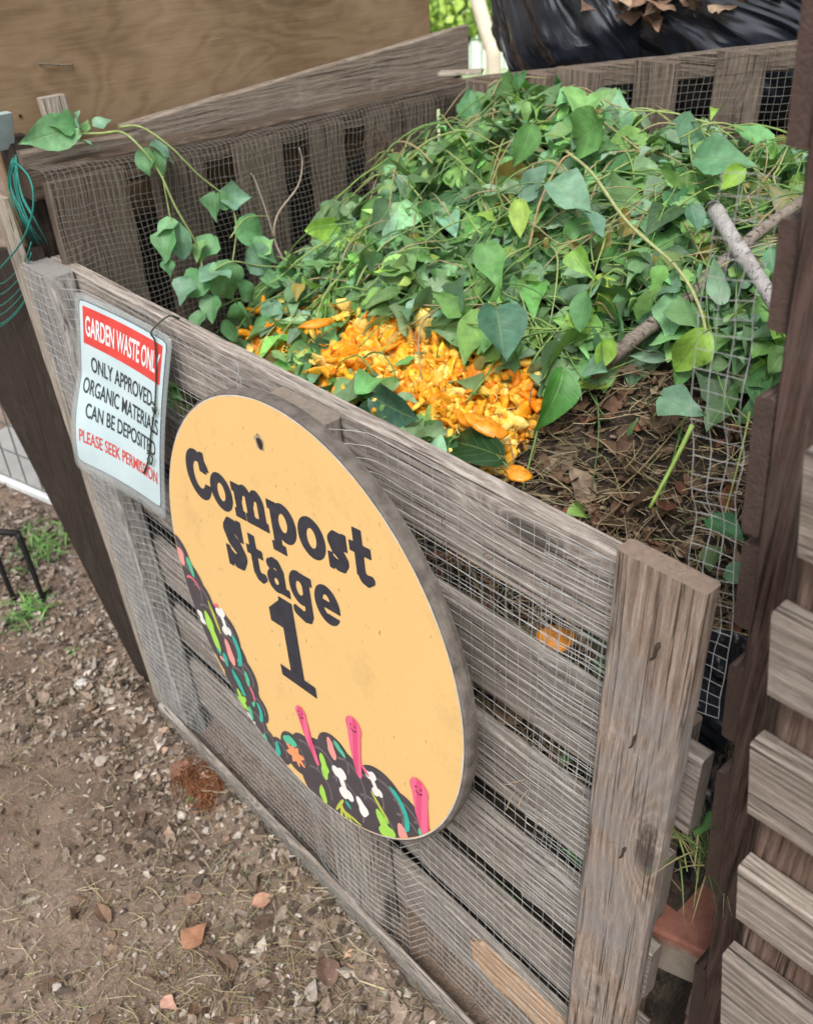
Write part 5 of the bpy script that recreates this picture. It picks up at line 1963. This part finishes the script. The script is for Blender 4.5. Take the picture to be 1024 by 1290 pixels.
bark_p = wood('pale_stick_bark', (.27, .25, .24), (.47, .445, .435), (.62, .595, .59), 'y', stain=(.16, .13, .11), stain_amt=.5, rings=.2, knots=.2)
bark_d = wood('brown_branch_bark', (.085, .068, .056), (.245, .205, .17), (.43, .385, .34), 'x', stain=(.07, .05, .04), stain_amt=.5, rings=.2, knots=.2)
dry = plain('dry_stalk', (.36, .25, .13), .7, .3, 90)
dryg = plain('pale_green_stalk', (.36, .38, .17), .6, .25, 60)
stick('dead_stick', [at((897, 262), 1, .72), at((905, 272), 1, .64), at((928, 310), 1, .57), at((955, 350), 1, .51), at((985, 398), 1, .45)], .0128, bark_p, 'short pale grey stick lying across the long branch by the right wall', 'stick')
stick('dead_branch', [at((745, 470), 1, .42), at((800, 425), 1, .455), at((870, 372), 1, .52), at((940, 305), 1, .60), at((1018, 248), 1, .68)], .0125, bark_d, 'long brown branch lying across the right of the heap under the pale stick', 'branch', taper=.6)
stick('forked_stalk', [at((666, 312), 1, .52), at((680, 255), 1, .575), at((705, 205), 1, .66), at((722, 193), 1, .69)], .0022, dry, 'short brown stalk bent down from the top of the heap', 'stalk', knob=.05)
stick('long_stalk', [at((712, 190), 1, .70), at((745, 218), 1, .63), at((790, 280), 1, .555), at((850, 335), 1, .51), at((880, 385), 1, .475), at((893, 440), 1, .435)], .0026, dryg, 'long yellow green stalk arching across the middle of the heap', 'stalk', 30, .8, .05)
stick('thick_stalk', [at((872, 535), 1, .385), at((850, 580), 1, .355), at((818, 640), 1, .31)], .0034, plain('bright_green_stalk', (.30, .46, .10), .5, .2, 60), 'straight bright green stalk leaning over the brown litter', 'stalk', 12, .7, .05)
stick('fallen_straw', [at((452, 1235), 2, GZ + .02), at((520, 1258), 2, GZ + .022), at((590, 1277), 2, GZ + .02)], .0014, plain('yellow_straw', (.60, .50, .30), .7), 'long yellow straw lying on the litter under the gate', 'straw', 10, .7, 0)
tw = plain('grey_twig', (.34, .28, .23), .8, .25, 90)
stick('bare_twig', [at((358, 330), 0, .075), at((346, 300), 0, .06), at((350, 270), 0, .05), at((375, 235), 0, .05), at((381, 205), 0, .05), at((377, 186), 0, .05)], .0022, tw, 'tall bare grey twig in front of the left wall', 'twig', taper=.5)
stick('bare_twig', [at((346, 300), 0, .07), at((334, 262), 0, .065), at((322, 228), 0, .06), at((316, 218), 0, .06)], .0018, tw, 'shorter bent twig left of the tall bare twig', 'twig', taper=.6)
stick('bare_twig', [at((461, 290), 0, .10), at((466, 255), 0, .095), at((473, 228), 0, .09)], .0017, tw, 'straight thin twig between the left wall and the top of the heap', 'twig', taper=.6)
stick('dry_straw', [at((527, 107), 1, .90), at((518, 130), 1, .88), at((505, 155), 1, .86)], .0016, plain('pale_dry_stem', (.45, .38, .24), .8), 'thin pale dry straw hanging at the back left corner of the bin', 'straw', 10, .6)


# ------------------------------------------------------------------ the vine trailing over the left wall
def trailing_vine():
    root = thing('trailing_vine', 'leafy vine trailing from the top of the left wall down into the bin', 'vine', tuple(at((255, 400), 0, .09)))
    mb = MB()
    sc = np.array((.26, .33, .12))
    S_ = []
    def st(pts, r=.0022):
        P = spline(pts, 26)
        tube(mb, P, np.linspace(r, r * .7, 26), 6, sc)
        S_.append(P)
    st([at((100, 168), 0, -.05), at((128, 168), 0, -.03), at((152, 166), 0, -.01), at((172, 180), 0, .03), at((200, 215), 0, .05), at((222, 262), 0, .07), at((250, 312), 0, .085), at((256, 350), 0, .10)])
    st([at((150, 160), 0, -.01), at((178, 160), 0, .02), at((215, 185), 0, .05), at((250, 220), 0, .06), at((285, 250), 0, .07), at((298, 285), 0, .09), at((290, 350), 0, .10)], .0019)
    st([at((205, 222), 0, .055), at((212, 260), 0, .06), at((218, 290), 0, .07)], .0014)
    st([at((256, 350), 0, .10), at((290, 330), 0, .12), at((330, 335), 0, .13), at((400, 338), 0, .16)], .0016)
    st([at((290, 300), 0, .10), at((310, 275), 0, .10), at((340, 272), 0, .10)], .0012)
    mb.build('stem', attr_mat('trailing_stem', .5, .2, 80, .1), root, smooth=True)
    C5 = [(.18, .38, .18), (.12, .30, .12), (.21, .42, .15), (.10, .24, .10), (.20, .38, .25)]
    L_ = [((92, 162), (26, 178), -.06, 0, .3), ((92, 160), (60, 150), -.06, 1, .5), ((100, 160), (98, 140), -.05, 4, .3), ((118, 160), (140, 148), -.04, 4, .3), ((100, 178), (125, 182), -.03, 4, .2), ((108, 165), (112, 150), -.045, 2, .6),
          ((188, 185), (222, 205), .03, 4, .5), ((196, 192), (205, 222), .035, 0, .2), ((188, 186), (184, 222), .03, 3, .7), ((278, 248), (318, 252), .065, 4, .5), ((276, 250), (296, 262), .07, 0, .3), ((272, 245), (268, 280), .06, 3, .6),
          ((225, 280), (232, 330), .075, 4, .45), ((225, 280), (196, 290), .07, 0, .5), ((215, 290), (207, 335), .075, 1, .6), ((212, 325), (214, 350), .08, 3, .5), ((258, 305), (245, 328), .09, 2, .5),
          ((268, 300), (250, 330), .08, 1, .3), ((300, 285), (335, 300), .09, 1, .4), ((275, 335), (297, 383), .11, 0, .3), ((282, 340), (250, 352), .11, 4, .2), ((262, 345), (232, 372), .10, 1, .4), ((318, 305), (352, 330), .11, 0, .35), ((312, 320), (350, 338), .12, 4, .2),
          ((330, 320), (345, 300), .12, 2, .5), ((240, 350), (226, 385), .10, 4, .5), ((268, 375), (262, 405), .12, 1, .4), ((300, 360), (325, 380), .13, 3, .3), ((330, 350), (362, 358), .13, 0, .3), ((352, 345), (385, 350), .14, 1, .4),
          ((300, 385), (316, 415), .13, 1, .4), ((255, 395), (240, 420), .12, 3, .4), ((345, 375), (340, 412), .14, 4, .4), ((372, 350), (398, 372), .15, 2, .4), ((385, 340), (420, 340), .16, 0, .3), ((400, 350), (408, 385), .16, 1, .4), ((285, 405), (300, 435), .14, 3, .3), ((360, 395), (352, 425), .15, 1, .3)]
    for k, (bp, tp, x, ci, fo) in enumerate(L_):
        m2 = MB()
        c = np.array(C5[ci]) * random.uniform(.85, 1.15)
        leaf_to(m2, at(bp, 0, x), at(tp, 0, x + random.uniform(-.005, .02)), 0, RNG.normal(0, .25, 3), c, fo, random.uniform(.0, .25), .62 if k == 0 else random.uniform(.75, 1.0))
        m2.build('leaf', LM, root, smooth=True)


trailing_vine()


# ------------------------------------------------------------------ left background: fork, wire crate, path
def fork():
    root = thing('garden_fork', 'black steel garden fork with its tines in the soil at the left edge', 'garden fork', tuple(at((58, 760), 2, GZ)))
    m = plain('black_fork_steel', (.012, .012, .013), .55, .3, 80, bumps=.2, spec=.35)
    b1, b2 = at((58, 762), 2, GZ - .01), at((20, 759), 2, GZ - .01)
    d = b2 - b1
    up = np.array((-.012, -.004, .225))
    mb = MB()
    for k in range(4):
        p = b1 + d * k
        tube(mb, spline([p, p + up * .35 + (.010, -.002, 0), p + up * .75 + (.006, 0, 0), p + up * .95, p + up + d * .06 * (1 if k < 2 else -1)], 14), np.linspace(.0030, .0058, 14), 8)
    mb.build('tine', m, root, smooth=True) if False else None
    for k in range(4):
        mb = MB()
        p = b1 + d * k
        tube(mb, spline([p, p + up * .35 + (.010, -.002, 0), p + up * .75 + (.006, 0, 0), p + up], 14), np.linspace(.0060, .0085, 14), 8)
        mb.build('tine', m, root, smooth=True)
    mb = MB()
    tube(mb, [b1 + up - d * .04, b1 + up + d * 1.5, b1 + up + d * 3.04], .0085, 8)
    mb.build('crossbar', m, root, smooth=True)
    mb = MB()
    c = b1 + up + d * 1.5
    tube(mb, spline([c, c + (-.02, -.01, .12), c + (-.06, -.02, .45), c + (-.11, -.04, .85)], 16), np.linspace(.009, .016, 16), 10)
    mb.build('handle', M_board_dark, root, smooth=True)


fork()


def crate():
    a, b = at((-60, 588), 2, GZ), at((80, 640), 2, GZ)
    a, b = at((-60, 580), 2, GZ), at((84, 642), 2, GZ)
    root = thing('wire_crate', 'low white wire crate standing on the ground behind the dark leaning board', 'crate', tuple(a))
    u = unit(b - a)
    nrm = np.array((-u[1], u[0], 0))
    L = np.linalg.norm(b - a)
    m = plain('white_coated_wire', (.66, .68, .68), .5, .15, 40)
    md = plain('grey_crate_wire', (.10, .105, .10), .5, .2, 40)
    ht = .34
    for q in (0, .34):
        mb = MB()
        plank(mb, a + nrm*q + (0, 0, .012), b + nrm*q + (0, 0, .012), (0, 0, .024), nrm * .02, 8, .001, .004)
        mb.build('base_rail', m, root)
        mb = MB()
        for k in range(int(L / .075)):
            p = a + u * (.02 + k * .075) + nrm * q
            tube(mb, [p + (0, 0, .04), p + (0, 0, ht)], .0022, 6)
        for z in (.14, .24, ht):
            tube(mb, [a + nrm*q + (0, 0, z), b + nrm*q + (0, 0, z)], .0022, 6)
        mb.build('wire_panel', md, root)
    mb = MB()
    plank(mb, a + nrm*.17 + (0, 0, .012), b + nrm*.17 + (0, 0, .012), nrm * .30, np.array((0, 0, .012)), 8, .001, .002)
    mb.build('base_tray', plain('pale_grey_plastic', (.34, .335, .32), .6, .1, 20), root)


crate()


# ------------------------------------------------------------------ far background seen through the gap at the top, sunlight put into its colours
def background():
    # mesh fence on a lawn, beyond the bays, turquoise whitened to stand for sunlight
    fm = plain('sun_lightened_turquoise', (.55, .82, .79), .6, .1, 10, bumps=0)
    root = thing('mesh_fence', 'turquoise mesh fence, colour lightened for sunlight, in the bright gap beyond the bin', 'fence', (-5, 5, GZ))
    a, b = np.array((-7.0, 3.4, GZ)), np.array((-2.6, 6.4, GZ))
    d = b - a
    L = np.linalg.norm(d)
    for k in range(8):
        mb = MB()
        p = a + d * k / 7
        tube(mb, [p, p + (0, 0, .72)], .022, 10)
        mb.build('post', fm, root)
    mb = MB()
    for k in range(int(L / .09)):
        p = a + d * (k * .09 / L)
        tube(mb, [p + (0, 0, .03), p + (0, 0, .66)], .006, 5)
    for z in (.06, .36, .66): tube(mb, [a + (0, 0, z), b + (0, 0, z)], .010, 5)
    mb.build('mesh_panel', fm, root)
    # white wall added behind the fence to brighten the gap
    mb = MB()
    n = unit(np.array((-d[1], d[0], 0)))
    plank(mb, a - d * .3 + n * .9 + (0, 0, .2), b + d * .3 + n * .9 + (0, 0, .2), (0, 0, .4), n * .12, 6, .001, .01)
    tag(mb.build('brightening_wall', plain('brightening_white', (.80, .82, .80), .8, .08, 4), loc=tuple(a + n * .9)), 'low white wall added behind the turquoise fence to brighten the gap', 'wall')
    # bush, its greens lightened for sunshine
    rs = np.random.default_rng(9)
    root = thing('garden_bush', 'bright yellow green bush in front of the turquoise fence', 'bush', (-4.05, 4.9, GZ))
    mb = MB()
    k = 1300
    c = np.array((-4.12, 4.9, .56))
    dirs = rs.normal(size=(k, 3))
    dirs /= np.linalg.norm(dirs, axis=1)[:, None]
    pos = c + dirs * np.array((.50, .42, .22)) * rs.uniform(.45, 1, (k, 1)) ** .5
    col = np.array([(.36, .52, .08), (.46, .62, .12), (.24, .40, .07)])[rs.integers(3, size=k)]
    leaves(mb, pos, rs.uniform(0, 6.28, k), rs.normal(-.2, .5, k), rs.normal(0, .6, k), rs.uniform(.05, .10, k), col)
    mb.build('crown', LM, root, smooth=True)
    mb = MB()
    for q in range(5):
        e = c + np.array((rs.normal(0, .15), rs.normal(0, .15), 0))
        tube(mb, spline([(-4.12 + .03*q, 4.9, GZ), (np.array((-4.12, 4.9, .1)) + e) / 2, e], 8), np.linspace(.02, .008, 8), 6)
    mb.build('trunk', M_board_dark, root)
    # cream pipe bent beside the bags
    mb = MB()
    P = [at((596, -30), 1, 2.4), at((607, 20), 1, 2.4), at((617, 55), 1, 2.4), at((622, 95), 1, 2.4)]
    P = [P[0] + (0, 0, .3)] + P + [np.array((P[-1][0] + .02, 2.4, GZ))]
    tube(mb, spline(P, 30), .030, 10)
    tag(mb.build('bent_pipe', plain('cream_pipe', (.74, .68, .52), .5, .08, 20), smooth=True, loc=(P[-1][0], 2.4, GZ)), 'cream bent pipe standing just left of the black bags', 'pipe')


background()


def bag_leaves():
    mb = MB()
    for k in range(60):
        px = (random.gauss(850, 45), random.gauss(-2, 12))
        p = at(px, 1, 1.13 + random.uniform(-.02, .02))
        curled_leaf(mb, p, random.uniform(.03, .07), np.array([(.24, .15, .10), (.16, .10, .07), (.34, .25, .17)][RNG.integers(3)]))
    tag(mb.build('dry_leaves', LIT, smooth=True, loc=(.3, 1.13, 1.18)), 'dry brown leaves lying on top of the black bags', 'leaves', kind='stuff')


bag_leaves()


def weeds_in_gap():
    grass((880, 1085), 46, 'limp grass hanging from the gap between gate post and right wall', .010, .075, 21, 'grass_tuft', (1, .03), ((.18, .25, .08), (.10, .18, .05), (.34, .30, .14)), .38)
    p = at((882, 1040), 1, .02)
    mb = MB()
    leaves(mb, np.array([p]), np.array([-.6]), np.array([1.0]), np.array([.6]), np.array([.05]), np.array([(.13, .30, .09)]), fold=np.array([.2]), droop=np.array([.1]), wide=np.array([.6]))
    tag(mb.build('sprouting_leaf', LM, smooth=True, loc=tuple(p)), 'single green leaf sprouting in the gap beside the gate post', 'leaf')
    V = []
    # black plastic sheet behind the gap
    mb = MB()
    xs, zs = np.linspace(1.13, 1.20, 14), np.linspace(.42, .80, 24)
    for z in zs:
        for x in xs: V.append((x - .03 * (z - .9) * .0, .075 + .02 * fbm(x * 14, z * 7) + .01 * fbm(x * 40, z * 25), z))
    n = len(xs)
    F = [(j*n+i, j*n+i+1, (j+1)*n+i+1, (j+1)*n+i) for j in range(len(zs)-1) for i in range(n-1)]
    mb.add(V, F)
    o = mb.build('plastic_liner', BM, smooth=True, loc=(1.15, .07, .42))
    mod = o.modifiers.new('thickness', 'SOLIDIFY')
    mod.thickness = .001
    tag(o, 'black plastic liner showing in the dark gap right of the gate post', 'liner')


weeds_in_gap()
